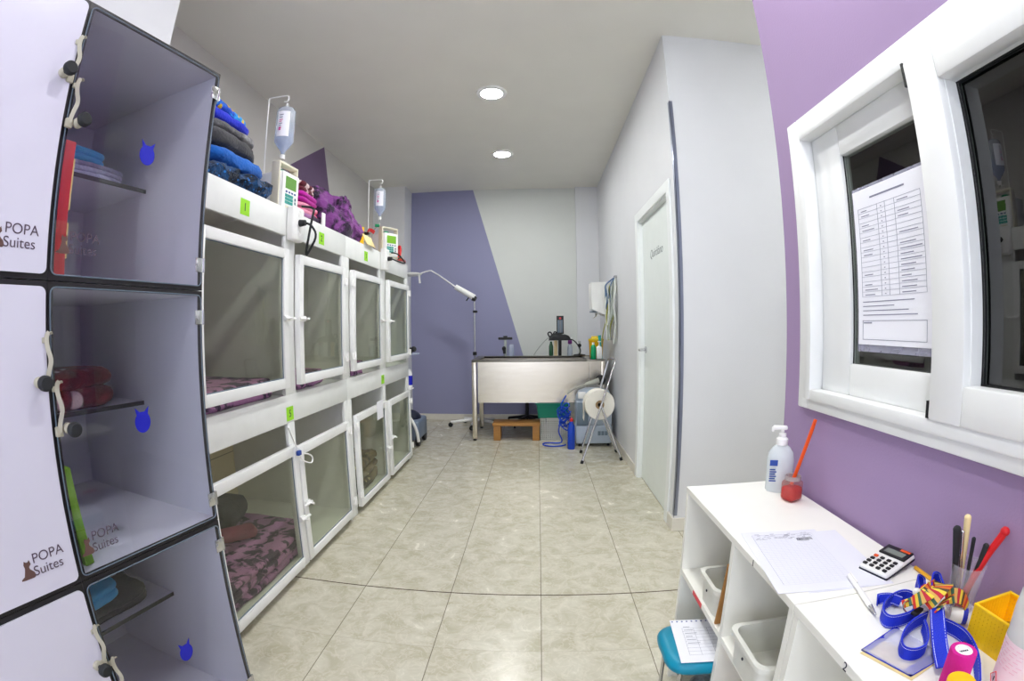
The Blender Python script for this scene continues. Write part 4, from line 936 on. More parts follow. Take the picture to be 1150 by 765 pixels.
# towel dispenser and hanging tubes on the right wall
g = thing('towel_dispenser', 'white paper towel dispenser on the wall above the yellow sharps bin', 'towel dispenser', (XR, 4.98, 1.37))
v = [(.575, 1.69), (.826, 1.70), (.826, 1.33), (.70, 1.36), (.582, 1.41)]
MB().poly([(x - .826, zz - 1.37) for x, zz in v], (.826, 4.90, 1.37), (1, 0, 0), (0, 0, 1), -.24).build('housing', 'white', g, 40)
B(.58, .69, 4.93, 5.11, 1.38, 1.392, .003, 0, Matrix()).build('paper_slot', 'concend', g)
MB().ribbon([(.64, 5.0, 1.375), (.64, 5.0, 1.34), (.61, 5.0, 1.32)], .16, .002, wdir=(0, 1, 0), smooth=1).build('paper_tongue', 'tissue', g, 60)
g = thing('hanging_tubes', 'bundle of blue, white and yellow-green tubes hanging on the wall by the dispenser', 'tubes', (XR - .03, 4.78, 1.72))
random.seed(9)
for i in range(24):
    mt = ('lead_b', 'lead_b', 'lead_w', 'lead_y', 'tubing')[i % 5]; y = 4.77 + random.uniform(-.03, .05); x = XR - .02 - random.uniform(0, .085); L_ = random.uniform(.3, .42) if mt == 'lead_b' else random.uniform(.48, .72)
    p = [(XR - .02, 4.79, 1.73)]
    for k in range(1, 6): p.append((x - random.uniform(-.004, .022) - (.03 if k > 3 and mt in ('lead_y', 'tubing') else 0), y + random.uniform(-.02, .02) + (.05 * (k - 3) if k > 3 and i % 3 == 0 else 0), 1.73 - L_ * k / 5))
    p = [(min(a, XR - .012), b_, c_) for a, b_, c_ in p]
    MB().tube(p, random.uniform(.005, .009), 6, smooth=2).build('tube', mt, g, 60)
B(XR - .03, XR - .001, 4.76, 4.82, 1.725, 1.75, .004).build('wall_hook', 'chrome', g)
# blue-grey vacuum cleaner behind the end of the kennels, bottle hooked on the kennel side
g = thing('vacuum_cleaner', 'blue-grey wheeled vacuum cleaner tucked behind the end of the kennels', 'vacuum cleaner', (-1.40, 4.85, 0))
MB().box(-1.62, -1.215, 4.70, 5.08, .06, .27, .03, seg=3).build('tank', 'trolley', g, 40)
MB().sphere((-1.40, 4.88, .2705), .15, 1.1, 1, .62).build('motor_dome', 'navy', g, 40)
MB().tube([(-1.33, 4.71, .33), (-1.27, 4.67, .27), (-1.225, 4.66, .17), (-1.215, 4.67, .06)], .016, 10, smooth=2).build('hose', 'white', g, 60)
for x, y in ((-1.235, 4.73), (-1.235, 5.0), (-1.58, 4.73), (-1.58, 5.0)): MB().cyl((x - .016, y, .062), (x + .016, y, .062), .062, seg=24).build('wheel', 'black', g, 40)
g = thing('spray_flask', 'white spray flask with dark blue label standing on the bracket at the kennel end', 'spray bottle', (-1.22, 4.36, .68))
MB().lathe([(.03, 0), (.032, .006), (.032, .14), (.012, .18), (0, .18)], (-1.205, 4.34, .665), 20).build('flask_body', 'white', g, 40)
MB().lathe([(.0325, .03), (.0328, .03), (.0328, .12), (.0325, .12)], (-1.205, 4.34, .665), 20).build('label', 'bluest', g, 40)
g = thing('mounted_bracket', 'small shelf bracket with clear tray on the outer end of the kennels', 'bracket', (-1.21, 4.28, .65))
B(-1.26, -1.17, 4.2705, 4.385, .655, .664, .002).build('ledge', 'white', g); B(-1.26, -1.17, 4.2705, 4.275, .664, .70, .001).build('back_lip', 'white', g)
g = thing('mounted_clamp', 'black knob clamp over a clear tray fixed to the kennel end above the spray flask', 'clamp', (-1.16, 4.28, 1.0))
B(-1.25, -1.11, 4.2705, 4.40, .985, .997, .002).build('clear_tray', 'bagp', g); MB().cyl((-1.185, 4.33, .9975), (-1.185, 4.33, 1.05), .022).sphere((-1.15, 4.33, 1.035), .027).build('knob', 'black', g, 40)

# ------------------------------------------------------------------ white cube shelves under the window
SX0, SX1, SZ, ST = .470, .798, .737, .018
def cube_shelf(y0, y1, ydiv, zmid, label, num, ynum):
    t = thing('cube_shelf', label, 'shelf', (SX0, (y0 + y1) / 2, 0), 0, 'white cube shelves')
    B(SX0, SX1, y0, y1, SZ - ST, SZ, .0015).build('top_board', 'shelf', t)
    for a in (y0, y1 - ST): B(SX0 + .001, SX1, a, a + ST, 0, SZ - ST - .0002, .001).build('side_panel', 'shelf', t)
    B(SX0 + .001, SX1, ydiv - ST / 2, ydiv + ST / 2, .0, SZ - ST - .0002, .001).build('divider', 'shelf', t)
    for a, c in ((y0 + ST, ydiv - ST / 2), (ydiv + ST / 2, y1 - ST)):
        B(SX0 + .001, SX1 - .006, a + .0002, c - .0002, zmid - ST, zmid, .001).build('shelf_board', 'shelf', t)
    B(SX1 - .0055, SX1 - .001, y0 + ST, y1 - ST, .0, SZ - ST - .0004).build('back_panel', 'shelf', t)
    for n_, y in zip(num, ynum):
        k = text('number_mark', n_, .022, frame_mtx((SX0 - .0004, y, SZ - .0165), (0, -1, 0), (0, 0, 1)), 'ink', t, 'CENTER'); k['label'] = 'small handwritten number on the shelf edge'
    return t
shA = cube_shelf(.700, 1.388, 1.006, .455, 'white cube shelf under the window holding two bins, the farther of the pair', ('1',), (.888,))
k = B(SX0 - .0004, SX0 + .0006, 1.16, 1.24, .438, .453).build('marking_tape', 'tape_r', shA); k['label'] = 'strip of red tape on the shelf edge'
cube_shelf(.02, .698, .36, .455, 'white cube shelf carrying the collar, yellow basket and spray bottle', ('2',), (.523,))
BG = 'white bins in the cube shelf'
def rbin(x0, x1, y0, y1, z0, z1, label):
    t = thing('storage_bin', label, 'bin', ((x0 + x1) / 2, (y0 + y1) / 2, z0), 0, BG)
    tub_shape(MB(), x0, x1, y0, y1, z0, z1, .012, .003, .008).build('tray', 'bin', t, 40)
    MB().sphere((x0 + .004, (y0 + y1) / 2, (z0 + z1) / 2 + .01), .004, .5).build('stud', 'ink', t)
rbin(.468, .77, 1.065, 1.215, .4555, .545, 'white plastic bin behind the brown clipboard in the cube shelf')
rbin(.452, .76, .745, .925, .4555, .545, 'white plastic bin in the cube beside the clipboard cube, poking out of the shelf')
q = MB(); q.box(.472, .70, -.003, .003, 0, .20, .001, 0, Matrix.Translation((0, 1.055, .456)) @ Matrix.Rotation(R(9), 4, 'X'))
g = thing('clipboard', 'brown hardboard clipboard leaning on the shelf divider beside a white bin', 'clipboard', (.58, 1.05, .456)); q.build('board', 'mdf', g)
MB().box(.485, .50, 1.047, 1.0575, .555, .585, .002).build('metal_clip', 'chrome', g)
solo('hardboard_sheet', MB().box(.462, .70, -.003, .003, 0, .34, .001, 0, Matrix.Translation((0, .79, .049)) @ Matrix.Rotation(R(9), 4, 'X')), 'mdf', 'brown hardboard sheet leaning in the lower cube under the poking bin', 'board', (.58, .79, .049))
# teal folding stool with a printed page
g = thing('folding_stool', 'teal padded folding stool with thin metal legs standing half under the cube shelf', 'stool', (.50, 1.13, 0))
MB().slab(.50, 1.130, .30, .29, .22, .045, 1, .0, .003, 61, p=4).build('seat', 'tealpl', g, 60)
for x in (.395, .60):
    for y in (1.045, 1.215): MB().cyl((x, y, 0), (x, y, .305), .006).build('leg', 'chrome', g, 40)
MB().tube([(.395, 1.045, .285), (.395, 1.215, .285)], .005).build('cross_bar', 'chrome', g)
g = thing('printed_page', 'punched printed page lying on the teal stool', 'sheet of paper', (.44, 1.11, .347))
pg = MB(); pm = Matrix.Translation((.472, 1.13, .3465)) @ Matrix.Rotation(R(-5), 4, 'Z')
pg.box(-.075, .09, -.10, .105, 0, .0008, 0, 0, pm)
for i in range(11): pg.lathe([(.0, .0012), (.003, .0012), (.003, .0009), (0, .0009)], seg=8, mi=1, mtx=pm @ Matrix.Translation((-.068 + i * .015, .096, 0)))
for i in range(9): pg.box(-.045, .07, .06 - i * .016, .0605 - i * .016, .0009, .0011, 0, 2, pm)
for x in (-.045, -.01, .03, .07): pg.box(x, x + .0006, -.07, .06, .0009, .0011, 0, 2, pm)
for i in range(6): pg.box(-.04, -.02 + .008 * (i % 3), .066 - i * .016, .068 - i * .016, .0009, .0011, 0, 2, pm)
pg.build('page', ['paper', 'bluekey', 'inkl'], g)
solo('cloth_bag', MB().heap(.50, 1.13, .0, .13, .13, .2, .02, 13, 10, seg=48, rg=20), 'fl_lgrey', 'dark grey cloth bag on the floor under the teal stool', 'bag', (.52, 1.12, 0))

# ------------------------------------------------------------------ things on the shelf tops
Zs = SZ + .0004
g = thing('sanitizer_bottle', 'white translucent hand sanitizer pump bottle with blue label in the shelf corner', 'bottle', (.738, 1.29, Zs), R(-20))
q = MB(); q.slab(0, 0, 0, .085, .052, .012, 1, nz=0, p=3); q = MB()
q.lathe([(.036, 0), (.041, .006), (.0415, .10), (.038, .122), (.026, .138), (.017, .145), (0, .145)], (0, 0, 0), 40, sy=.62); q.build('bottle_body', 'sanb', g, 50, True)
MB().lathe([(.018, 0), (.0185, .018), (.012, .024), (.012, .034), (.0055, .036), (.0055, .05), (0, .05)], (0, 0, .1455), 24).build('pump_collar', 'white', g, 40, True)
MB().box(-.030, .014, -.009, .009, .191, .203, .004).box(-.034, -.026, -.006, .006, .184, .199, .003).build('pump_head', 'white', g, 40, True)
MB().box(-.036, -.012, -.0262, -.0252, .085, .103, .001, 0).build('brand_label', 'labelb', g, None, True)
q = MB(); 
for i in range(6): q.box(-.035, -.018 + .004 * (i % 2), -.0262, -.0254, .052 - i * .007 + .02, .0555 - i * .007 + .02)
q.build('label_text', 'bluekey', g, None, True)
g = thing('red_jar', 'small square jar of red liquid beside the sanitizer bottle', 'jar', (.736, 1.205, Zs), R(20))
MB().box(-.027, .027, -.025, .025, 0, .062, .012, seg=3).build('glass_jar', film('jar_glass', (230, 200, 196), .10, .1), g, 40, True)
MB().box(-.0255, .0255, -.0235, .0235, .002, .044, .011, seg=3).build('liquid', 'redliq', g, 40, True)
rim = MB().lathe([(.020, 0), (.024, 0), (.024, .012), (.020, .012), (.020, 0)], (0, 0, .062), 28).build('jar_neck', film('jar_neck_glass', (210, 200, 200), .4, .1), g, 40, True)
solo('orange_stick', MB().box(-.0055, .0055, -.003, .003, 0, .20, .002, 0, Matrix.Translation((.732, 1.205, Zs + .046)) @ Matrix.Rotation(R(19), 4, 'Y')), 'orange', 'orange flat plastic stick leaning out of the red jar', 'stick', (.732, 1.205, Zs + .046))
# printed forms
def sheet(name, cx, cy, w_, l_, rz, z0, label, rows, heavy):
    q = MB(); M_ = Matrix.Translation((cx, cy, z0)) @ Matrix.Rotation(rz, 4, 'Z'); q.box(-w_ / 2, w_ / 2, -l_ / 2, l_ / 2, 0, .0004, 0, 0, M_)
    def pr2(a, b_, c, d, mi=1): q.box(a, b_, c, d, .0005, .0006, 0, mi, M_)
    if rows:
        x0, x1, ya, yb = -w_ / 2 + .022, w_ / 2 - .018, -l_ / 2 + .03, l_ / 2 - .02
        for i in range(rows + 1): y = ya + (yb - ya) * i / rows; pr2(x0, x1, y - .00025, y + .00025, 3)
        for i in range(13): x = x0 + (x1 - x0) * i / 12; pr2(x - .0002, x + .0002, ya, yb, 3)
        pr2(x0, x1, yb, yb + .0006, 1); pr2(x0, x0 + .0006, ya, yb, 1)
        random.seed(3)
        for i in range(60): pr2(*(lambda a, y: (a, a + random.uniform(.004, .012), y, y + .0016))(random.uniform(x0, x1 - .012), yb - random.choice([-.004, .003, .006, .010, .014, .019, .024]) * 1.0), 1)
        for i in range(3): q.tube([(M_ @ V((x1 - .03 + .02 * math.cos(a), yb - .028 - i * .004 + .004 * math.sin(a), .0008))) for a in [R(30 * j) for j in range(11)]], .0004, 4, mi=2)
    for i in range(heavy): pr2(w_ / 2 - .012 + .003 * (i % 2), w_ / 2 - .008 + .003 * (i % 2), -l_ / 2 + .03 + i * .007, -l_ / 2 + .033 + i * .007, 2)
    return solo(name, q, ['paper2', 'inkl', 'ink', mat('ink_faint', (206, 207, 220), .8, var=0)], label, 'sheet of paper', (cx, cy, z0), None, None)
sheet('blank_form', .628, .852, .19, .275, R(-7), Zs, 'plain white page with a few ink dashes lying under the gridded form', 0, 7)
sheet('gridded_form', .572, .868, .195, .285, R(-8), Zs + .0008, 'printed form with a fine grid lying on the shelf top in front of the calculator', 34, 0)
g = thing('white_pen', 'white ballpoint pen with metal tip lying across the shelf joint', 'pen', (.61, .69, Zs))
MB().cyl((.626, .752, Zs + .0075), (.597, .64, Zs + .0065), .0055, seg=12).build('barrel', 'white', g, 40)
MB().cyl((.597, .64, Zs + .0065), (.591, .614, Zs + .005), .0048, .0012, 12).build('metal_tip', 'chrome', g, 40); MB().box(-.0015, .0015, -.04, 0, .0, .0015, 0, 0, Matrix.Translation((.6265, .752, Zs + .0132)) @ Matrix.Rotation(R(-14), 4, 'Z')).build('clip', 'white', g)
# calculator
cm = Matrix.Translation((.738, .768, Zs)) @ Matrix.Rotation(R(-72), 4, 'Z')
g = thing('calculator', 'small white and black pocket calculator lying by the purple wall', 'calculator', (.738, .768, Zs), R(-72))
tl = Matrix.Rotation(R(6), 4, 'X')
b = MB().box(-.036, .036, -.056, .056, .002, .012, .005, 0, tl @ Matrix.Translation((0, 0, .006)), 3).build('case', 'white', g, 40, True)
MB().box(-.0362, .0362, -.0562, .0562, -.001, .0035, .003, 0, tl @ Matrix.Translation((0, 0, .0055))).build('base_shell', 'navy', g, 40, True)
MB().box(-.033, .033, .012, .053, .0122, .0165, .003, 0, tl @ Matrix.Translation((0, 0, .006))).build('display_hood', 'black', g, 40, True)
MB().box(-.024, .024, .018, .036, .0166, .0172, 0, 0, tl @ Matrix.Translation((0, 0, .006))).build('display', 'lcdg', g, None, True)
MB().box(.004, .028, .041, .049, .0166, .0174, 0, 0, tl @ Matrix.Translation((0, 0, .006))).build('orange_badge', 'orange', g, None, True)
for r_ in range(4):
    for c in range(4):
        x, y = -.027 + c * .0165, -.046 + r_ * .0135
        MB().box(x - .005, x + .005, y - .0042, y + .0042, .0122, .0158, .0018, 0, tl @ Matrix.Translation((0, 0, .006))).build('key', 'orange' if (r_, c) == (3, 0) else 'black', g, 40, True)
g = thing('pencil', 'yellow pencil lying along the purple wall behind the calculator', 'pencil', (.788, .70, Zs))
MB().cyl((.79, .735, Zs + .0045), (.782, .625, Zs + .0045), .0042, seg=6).build('shaft', 'pencil', g); MB().cyl((.782, .625, Zs + .0045), (.7808, .61, Zs + .0045), .0042, .0006, 6).build('tip', 'bone', g)
# cup of tools
CUP = V((.763, .578, Zs))
g = thing('plastic_cup', 'clear plastic cup holding pens beside the purple wall', 'cup', CUP)
MB().lathe([(.0, 0), (.0245, 0), (.0325, .088), (.0335, .088), (.0335, .09), (.031, .09), (.0232, .002), (0, .002)], CUP, 32).build('cup_body', 'cup', g, 50)
def tool(name, mt, label, a, c, r0, r1, flat=None, grp='tools in the clear cup'):
    a, c = CUP + V(a), CUP + V(c); q = MB()
    if flat: q.ribbon([a, a.lerp(c, .6), c], r0 * 2.2, r1, smooth=1, wdir=flat)
    else: q.cyl(a, c, r0, r1, 12); q.sphere(c, max(r1, .002) * 1.05, seg=12)
    return solo(name, q, mt, label, 'pen', a, grp)
tool('black_pen', 'blackr', 'thick black pen, outermost in the cup towards the calculator', (-.008, .010, .004), (-.038, .014, .155), .004, .0075)
tool('metal_scissor_blade', 'chrome', 'grey metal blade beside the thick black pen in the cup', (-.004, .002, .004), (-.026, .010, .150), .004, .003)
tool('bone_spatula', 'bone', 'cream bone-like stick, tallest in the clear cup', (.002, .010, .004), (-.012, .016, .172), .004, .0065)
tool('slim_black_pen', 'blackr', 'slim black pen in the middle of the cup', (.0, -.004, .004), (-.006, -.002, .138), .0028, .0038)
tool('black_marker', 'blackr', 'black marker leaning beside the red handle in the cup', (-.006, -.010, .004), (.018, -.014, .125), .004, .0055)
g = solo('red_spatula', MB().tube([CUP + V(p) for p in ((-.010, -.006, .006), (.004, -.010, .06), (.022, -.018, .11), (.034, -.028, .14), (.040, -.032, .155))], .007, 10, smooth=2).sphere(CUP + V((.040, -.032, .155)), .009, seg=12), 'red', 'red curved plastic handle leaning out of the cup', 'tool', CUP + V((-.01, -.006, .006)), 'tools in the clear cup')
# blue lead with striped bow
g = thing('dog_lead', 'royal blue webbing lead with white stitching and a striped bow on the shelf', 'lead', (.64, .55, Zs))
wz = .7512
def strap(pts, wd=(0, 0, 1), w_=.025, nm='webbing', sm=3):
    o = MB().ribbon(pts, w_, .0028, smooth=sm, wdir=wd).build(nm, 'collar', g, 60)
    P = [V(p) for p in pts]
    for _ in range(sm):
        Q = [P[0]]
        for a, c in zip(P, P[1:]): Q += [a * .75 + c * .25, a * .25 + c * .75]
        P = Q + [P[-1]]
    q = MB(); W = V(wd).normalized() if not isinstance(wd[0], tuple) else V((0, 0, 1))
    # dashes along both edges, on both faces
    acc = 0
    for a, c in zip(P, P[1:]):
        L_ = (c - a).length; acc += L_
        if L_ < 1e-4: continue
        t = (c - a).normalized(); ww = (W - t * W.dot(t)).normalized(); k = t.cross(ww)
        n_ = max(1, int(L_ / .003))
        for i in range(n_):
            if i % 2 and n_ > 1: continue
            p0 = a + (c - a) * (i / n_); p1 = a + (c - a) * ((i + .9) / n_)
            for e in (-1, 1):
                for sd in (-1, 1):
                    b_ = bmesh.new(); cs = [p0 + ww * (e * w_ * .40 - .0004) + k * sd * .0016, p1 + ww * (e * w_ * .40 - .0004) + k * sd * .0016, p1 + ww * (e * w_ * .40 + .0004) + k * sd * .0016, p0 + ww * (e * w_ * .40 + .0004) + k * sd * .0016]
                    b_.faces.new([b_.verts.new(x) for x in cs]); q._merge(b_, 0)
    q.build('stitching', 'stitch', o, None)
A_ = [(.684, .606), (.681, .644), (.629, .634), (.592, .606), (.584, .575), (.623, .572), (.660, .582)]
B_ = [(.663, .562), (.623, .555), (.579, .531), (.552, .50), (.564, .483), (.596, .486), (.626, .52), (.64, .545)]
D_ = [(.67, .545), (.685, .51), (.683, .478), (.655, .43), (.61, .385)]
strap([(x, y, wz) for x, y in A_]); strap([(x, y, wz) for x, y in B_]); strap([(x, y, wz) for x, y in D_])
strap([(.668, .549, .775), (.640, .515, .772), (.612, .475, .760), (.592, .44, .7525)], wd=(.75, -.6, .25))
strap([(.655, .625, .750), (.64, .638, .754), (.62, .648, .751), (.613, .642, .750)], wd=(.3, .4, 1), w_=.02)
strap([(.69, .62, .765), (.705, .645, .772), (.72, .655, .768), (.728, .645, .76), (.712, .625, .757)], w_=.022)
strap([(.70, .60, .77), (.722, .625, .785), (.738, .625, .782), (.73, .60, .772)], w_=.025)
bo = None
for k, (pts, wd, w_) in enumerate((
    ([(.655, .568, .778), (.672, .56, .800), (.70, .57, .802), (.715, .59, .79), (.70, .60, .775)], (.5, -.8, .3), .032),
    ([(.645, .585, .772), (.655, .57, .792), (.675, .575, .796), (.69, .592, .785)], (.3, .9, .2), .028),
    ([(.69, .62, .772), (.685, .60, .782), (.68, .585, .786)], (.9, .3, .3), .026),
    ([(.695, .56, .785), (.715, .55, .79), (.732, .545, .778), (.738, .54, .765)], (.2, .6, .8), .026),
    ([(.635, .60, .762), (.648, .59, .772), (.66, .582, .778)], (.5, .8, .5), .016),
    ([(.66, .55, .768), (.68, .548, .782), (.70, .556, .786)], (.3, -.6, .8), .028))):
    MB().ribbon(pts, w_, .002, smooth=2, wdir=wd).build('striped_bow_loop', 'striped', g, 60)
MB().sphere((.672, .608, .775), .0075).build('white_bead', 'white', g, 40)
q = MB(); q.tube([(.640 + .012 * math.cos(R(30 * i)), .588 + .008 * math.sin(R(30 * i)), .762 + .008 * math.sin(R(30 * i))) for i in range(13)], .0018, 6, smooth=1); q.build('metal_ring', 'chrome', g, 60)
MB().box(-.014, .014, -.008, .008, -.003, .003, .002, 0, Matrix.Translation((.648, .575, .760)) @ Matrix.Rotation(R(25), 4, 'Z')).build('buckle', 'black', g, 40)
g = thing('bandage_tube', 'white bandage roll with dark blue end lying beside the striped bow', 'bandage', (.70, .53, Zs))
MB().cyl((.712, .553, Zs + .0145), (.728, .538, Zs + .0145), .014, seg=20).build('roll', 'white', g, 40); MB().cyl((.728, .538, Zs + .0145), (.734, .5325, Zs + .0145), .0142, seg=20).build('blue_end', 'pouchblue', g, 40)
# clear pouch over a card
PQ = [(.508, .54), (.543, .455), (.632, .474), (.605, .575)]
g = thing('plastic_pouch', 'clear plastic pouch with dark blue edges lying under the blue lead', 'pouch', (.57, .51, Zs))
q = MB(); q.poly([(x - .57, y - .51) for x, y in [(.503, .535), (.540, .449), (.60, .465), (.56, .55)]], (.57, .51, Zs), (1, 0, 0), (0, 1, 0), .0008); k = q.build('card', 'manila', g); k['label'] = 'beige card under the pouch'
q = MB(); b = bmesh.new(); n = 14; gr = []
for i in range(n + 1):
    row = []
    for j in range(n + 1):
        u, v_ = i / n, j / n; p = (V(PQ[0]) * (1 - u) + V(PQ[1]) * u) * (1 - v_) + (V(PQ[3]) * (1 - u) + V(PQ[2]) * u) * v_
        e = min(u, 1 - u, v_, 1 - v_); row.append((p.x, p.y, Zs + .0018 + min(1, e * 6) * (.002 + .004 * (noise.noise(V((u * 6, v_ * 6, 3))) + .4))))
    gr.append(row)
top = [[b.verts.new((x, y, max(zz, Zs + .0014))) for x, y, zz in r_] for r_ in gr]; bt = [[b.verts.new((x, y, Zs + .0010)) for x, y, zz in r_] for r_ in gr]
for L_ in (top, bt):
    for i in range(n):
        for j in range(n): b.faces.new((L_[i][j], L_[i + 1][j], L_[i + 1][j + 1], L_[i][j + 1]))
q._merge(b, 0); q.build('clear_film', 'pouch', g, 60)
q = MB()
def strip(a, c, w_): 
    a, c = V((a[0], a[1], Zs + .0016)), V((c[0], c[1], Zs + .0016)); t = (c - a).normalized(); k_ = V((-t.y, t.x, 0)) * w_
    b_ = bmesh.new(); vs = [b_.verts.new(x) for x in (a, c, c + k_, a + k_)]; f_ = b_.faces.new(vs); r_ = bmesh.ops.extrude_face_region(b_, geom=[f_])
    for v_ in [x for x in r_['geom'] if isinstance(x, bmesh.types.BMVert)]: v_.co.z += .0006
    q._merge(b_, 0)
strip(PQ[0], PQ[1], .005); strip(PQ[1], PQ[2], .017); strip(PQ[3], PQ[0], .010)
q.build('blue_edge', 'pouchblue', g)
# magenta roll, marker, yellow cap, basket, spray
g = thing('bandage_roll', 'magenta cohesive bandage roll standing on end in front of the yellow basket', 'bandage', (.563, .396, Zs))
MB().lathe([(.0105, 0), (.0185, 0), (.0192, .002), (.0192, .081), (.0185, .083), (.0125, .083), (.0125, .078), (0, .078)], (.563, .396, Zs), 40).build('roll', 'magenta', g, 40)
k = MB().lathe([(0, .0785), (.0123, .0785), (.0123, .0832), (.0095, .0836), (.0095, .0812), (0, .0812)], (.563, .396, Zs), 32).build('core_label', 'white', g, 40)
q = MB()
for i in range(5): q.box(-.008 + i * .0032, -.0058 + i * .0032, -.002, .001, .0813, .0817, 0, 0, Matrix.Translation((.563, .396, Zs)) @ Matrix.Rotation(R(-10), 4, 'Z'))
q.build('core_print', 'ink', k)
g = thing('yellow_tub', 'small round yellow tub beside the magenta bandage roll at the photo edge', 'tub', (.52, .352, Zs))
MB().lathe([(.018, 0), (.019, .002), (.019, .062), (.018, .064), (0, .064)], (.52, .352, Zs), 32).build('tub_body', 'yellow', g, 40); MB().lathe([(.0195, 0), (.0195, .012), (.017, .0145), (0, .0145)], (.52, .352, Zs + .0642), 32).build('lid', 'yellow', g, 40)
g = thing('short_marker', 'short black marker lying between the magenta roll and the yellow basket', 'marker', (.655, .45, Zs))
MB().cyl((.672, .478, Zs + .0075), (.660, .438, Zs + .0075), .0072, seg=14).build('barrel', 'black', g, 40); MB().cyl((.660, .438, Zs + .0075), (.657, .428, Zs + .0075), .0055, seg=14).build('cap', 'blackr', g, 40)
g = thing('yellow_basket', 'yellow plastic perforated basket standing against the purple wall', 'basket', (.745, .41, Zs))
bx0, bx1, by0, by1, bh = .703, .796, .30, .500, .064
def perf(mb, o, ux, uy, lu, lv, nu, nv, th, skew=0):
    # a panel of crossing bars with square holes
    o, ux, uy = V(o), V(ux).normalized(), V(uy).normalized(); nn = ux.cross(uy)
    mt = Matrix(((ux.x, uy.x, nn.x, o.x), (ux.y, uy.y, nn.y, o.y), (ux.z, uy.z, nn.z, o.z), (0, 0, 0, 1)))
    pu, pv = lu / nu, lv / nv
    for i in range(nu + 1): mb.box(max(0, i * pu - pu * .40), min(lu, i * pu + pu * .40), 0, lv, 0, th, 0, 0, mt)
    for j in range(nv + 1): mb.box(0, lu, max(0, j * pv - pv * .37), min(lv, j * pv + pv * .37), th * .12, th * .88, 0, 0, mt)
q = MB(); perf(q, (bx0, by1, Zs), (0, -1, 0), (0, 0, 1), by1 - by0, bh, 26, 9, .0018); q.build('side_panel', 'basket', g)
q = MB(); perf(q, (bx1, by1, Zs), (0, -1, 0), (0, 0, 1), by1 - by0, bh, 26, 9, -.0018); q.build('side_panel', 'basket', g)
q = MB(); perf(q, (bx0, by1, Zs), (1, 0, 0), (0, 0, 1), bx1 - bx0, bh, 12, 9, .0018); q.build('end_panel', 'basket', g)
q = MB(); perf(q, (bx0, by0, Zs), (1, 0, 0), (0, 0, 1), bx1 - bx0, bh, 12, 9, -.0018); q.build('end_panel', 'basket', g)
B(bx0, bx1, by0, by1, Zs, Zs + .002).build('base', 'basket', g)
rect(MB(), 0, 0, 0, 0, 0, 0, 0) if False else None
q = MB(); q.box(bx0 - .002, bx0 + .004, by0 - .002, by1 + .002, Zs + bh - .004, Zs + bh + .002, .002); q.box(bx1 - .004, bx1 + .001, by0 - .002, by1 + .002, Zs + bh - .004, Zs + bh + .002, .002); q.box(bx0 + .004, bx1 - .004, by1 - .004, by1 + .002, Zs + bh - .004, Zs + bh + .002, .002); q.box(bx0 + .004, bx1 - .004, by0 - .002, by0 + .004, Zs + bh - .004, Zs + bh + .002, .002)
q.build('rim', 'basket', g, 40)
g = thing('capped_vial', 'small metal capped vial standing in the yellow basket', 'vial', (.755, .455, Zs + .0022))
MB().cyl((.755, .455, Zs + .0024), (.755, .455, Zs + .028), .0095, seg=20).build('vial_body', 'cup', g, 40); MB().cyl((.755, .455, Zs + .0282), (.755, .455, Zs + .036), .010, seg=20).build('metal_cap', 'chrome', g, 40)
g = thing('spray_bottle', 'large white translucent bottle with red hazard diamonds at the edge of the shelf', 'bottle', (.655, .352, Zs))
MB().lathe([(.036, 0), (.039, .004), (.039, .14), (.036, .165), (.026, .182), (.017, .185), (.016, .20), (0, .20)], (.655, .352, Zs), 40).build('bottle_body', 'sanb', g, 50)
MB().lathe([(.018, 0), (.018, .03), (.012, .035), (0, .035)], (.655, .352, Zs + .2005), 24).build('cap', 'white', g, 40)
lb = bmesh.new(); rows = []
for i in range(17): a = R(95 + 150 * i / 16); rows.append([lb.verts.new((.655 + .0396 * math.cos(a), .352 + .0396 * math.sin(a), Zs + zz)) for zz in (.008, .10)])
for a, c in zip(rows, rows[1:]): lb.faces.new((a[0], c[0], c[1], a[1]))
q = MB(); q._merge(lb, 0); k = q.build('label', mat('pinkish_label', (234, 214, 222), .6), g, 60)
q = MB()
for a0 in (150, 195):
    a = R(a0); o_ = V((.655 + .0400 * math.cos(a), .352 + .0400 * math.sin(a), Zs + .032)); tx = V((-math.sin(a), math.cos(a), 0)); up = V((0, 0, 1)); s_ = .013
    C4 = [o_ + tx * s_, o_ + up * s_, o_ - tx * s_, o_ - up * s_]
    for i in range(4): q.cyl(C4[i], C4[(i + 1) % 4], .0006, seg=6, mi=0)
    q.cyl(o_ + up * .005, o_ - up * .001, .0010, seg=6, mi=1); q.sphere(o_ - up * .004, .001, mi=1, seg=8)
for i in range(7):
    a = R(130 + 9 * (i % 2)); 
    for j in range(4):
        a_ = R(135 + 18 * j + 5 * (i % 3)); o_ = V((.655 + .0399 * math.cos(a_), .352 + .0399 * math.sin(a_), Zs + .06 + i * .0055)); tx = V((-math.sin(a_), math.cos(a_), 0)); q.cyl(o_ - tx * .004, o_ + tx * .004, .0004, seg=5, mi=2)
q.build('hazard_print', ['tape_r', 'ink', mat('pale_pink_ink', (226, 176, 194), .7)], k)
g = thing('yellow_bottle', 'yellow capped bottle at the photo corner in front of the white spray bottle', 'bottle', (.60, .285, Zs))
MB().lathe([(.018, 0), (.02, .003), (.02, .05), (.012, .062), (0, .062)], (.625, .287, Zs), 28).build('bottle_body', 'yellow', g, 40); MB().lathe([(.012, 0), (.012, .016), (0, .018)], (.625, .287, Zs + .0622), 20).build('cap', 'yellow', g, 40)

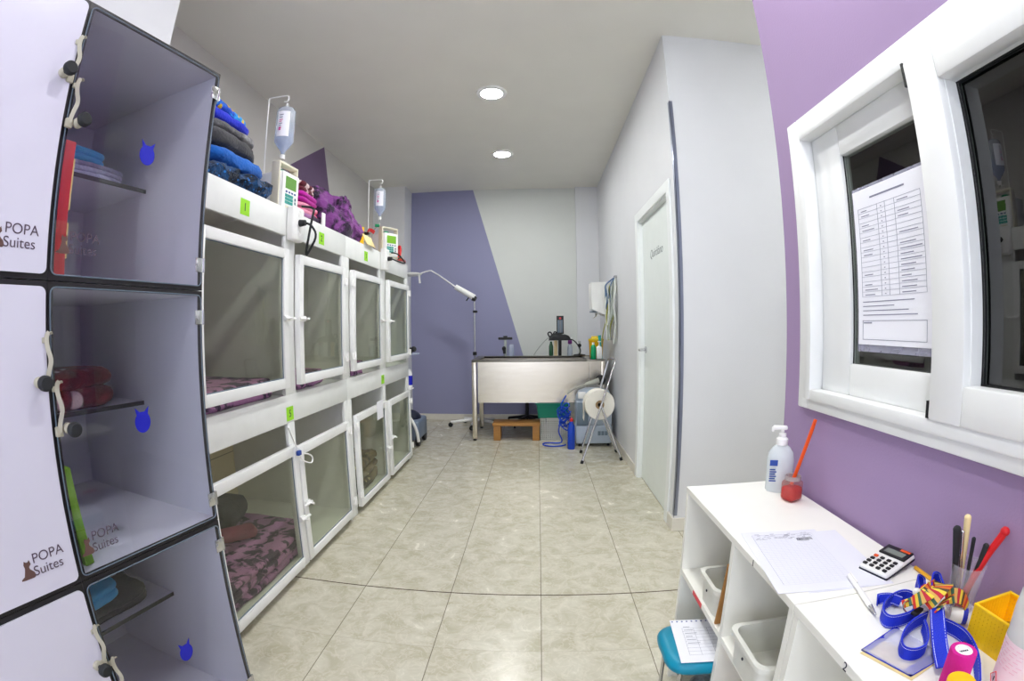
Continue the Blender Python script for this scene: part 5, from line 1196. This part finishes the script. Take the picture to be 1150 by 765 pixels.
# ------------------------------------------------------------------ world, camera, view
wd = bpy.data.worlds.new('World'); C.world = wd; wd.use_nodes = True
wd.node_tree.nodes['Background'].inputs[0].default_value = (.86, .92, 1.0, 1); wd.node_tree.nodes['Background'].inputs[1].default_value = 1.0
A1, A3, PI_, YA, RO = 1.0846, -.0647, -.0297, .0515, .0092
Rx = Matrix(((1, 0, 0), (0, math.cos(PI_), -math.sin(PI_)), (0, math.sin(PI_), math.cos(PI_))))
Rz = Matrix(((math.cos(YA), -math.sin(YA), 0), (math.sin(YA), math.cos(YA), 0), (0, 0, 1)))
Ry = Matrix(((math.cos(RO), 0, math.sin(RO)), (0, 1, 0), (-math.sin(RO), 0, math.cos(RO))))
M3 = Rz @ Rx @ Ry
cx_, cf, cu_ = M3.col[0], M3.col[1], M3.col[2]
cd = bpy.data.cameras.new('Camera'); cam = bpy.data.objects.new('Camera', cd); COL.objects.link(cam)
cam.matrix_world = Matrix(((cx_.x, cu_.x, -cf.x, 0), (cx_.y, cu_.y, -cf.y, 0), (cx_.z, cu_.z, -cf.z, 1.238), (0, 0, 0, 1)))
cd.type = 'PANO'; cd.sensor_width = 36; cd.sensor_fit = 'HORIZONTAL'; cd.clip_start = .02
q = cd.cycles if hasattr(cd, 'cycles') and hasattr(cd.cycles, 'panorama_type') else cd
q.panorama_type = 'FISHEYE_LENS_POLYNOMIAL'; q.fisheye_fov = math.pi
q.fisheye_polynomial_k0 = 0; q.fisheye_polynomial_k1 = -A1 / 18; q.fisheye_polynomial_k2 = 0; q.fisheye_polynomial_k3 = -A3 / 18 ** 3; q.fisheye_polynomial_k4 = 0
C.camera = cam
C.cycles.use_denoising = True; C.cycles.max_bounces = 10; C.cycles.transparent_max_bounces = 16; C.cycles.diffuse_bounces = 8; C.cycles.glossy_bounces = 4
C.cycles.sample_clamp_indirect = 8; C.cycles.caustics_reflective = False; C.cycles.caustics_refractive = False
vs = C.view_settings; vs.view_transform = 'Standard'; vs.look = 'None'; vs.gamma = 1; vs.use_curve_mapping = False; vs.exposure = 2.08
bpy.context.view_layer.update()
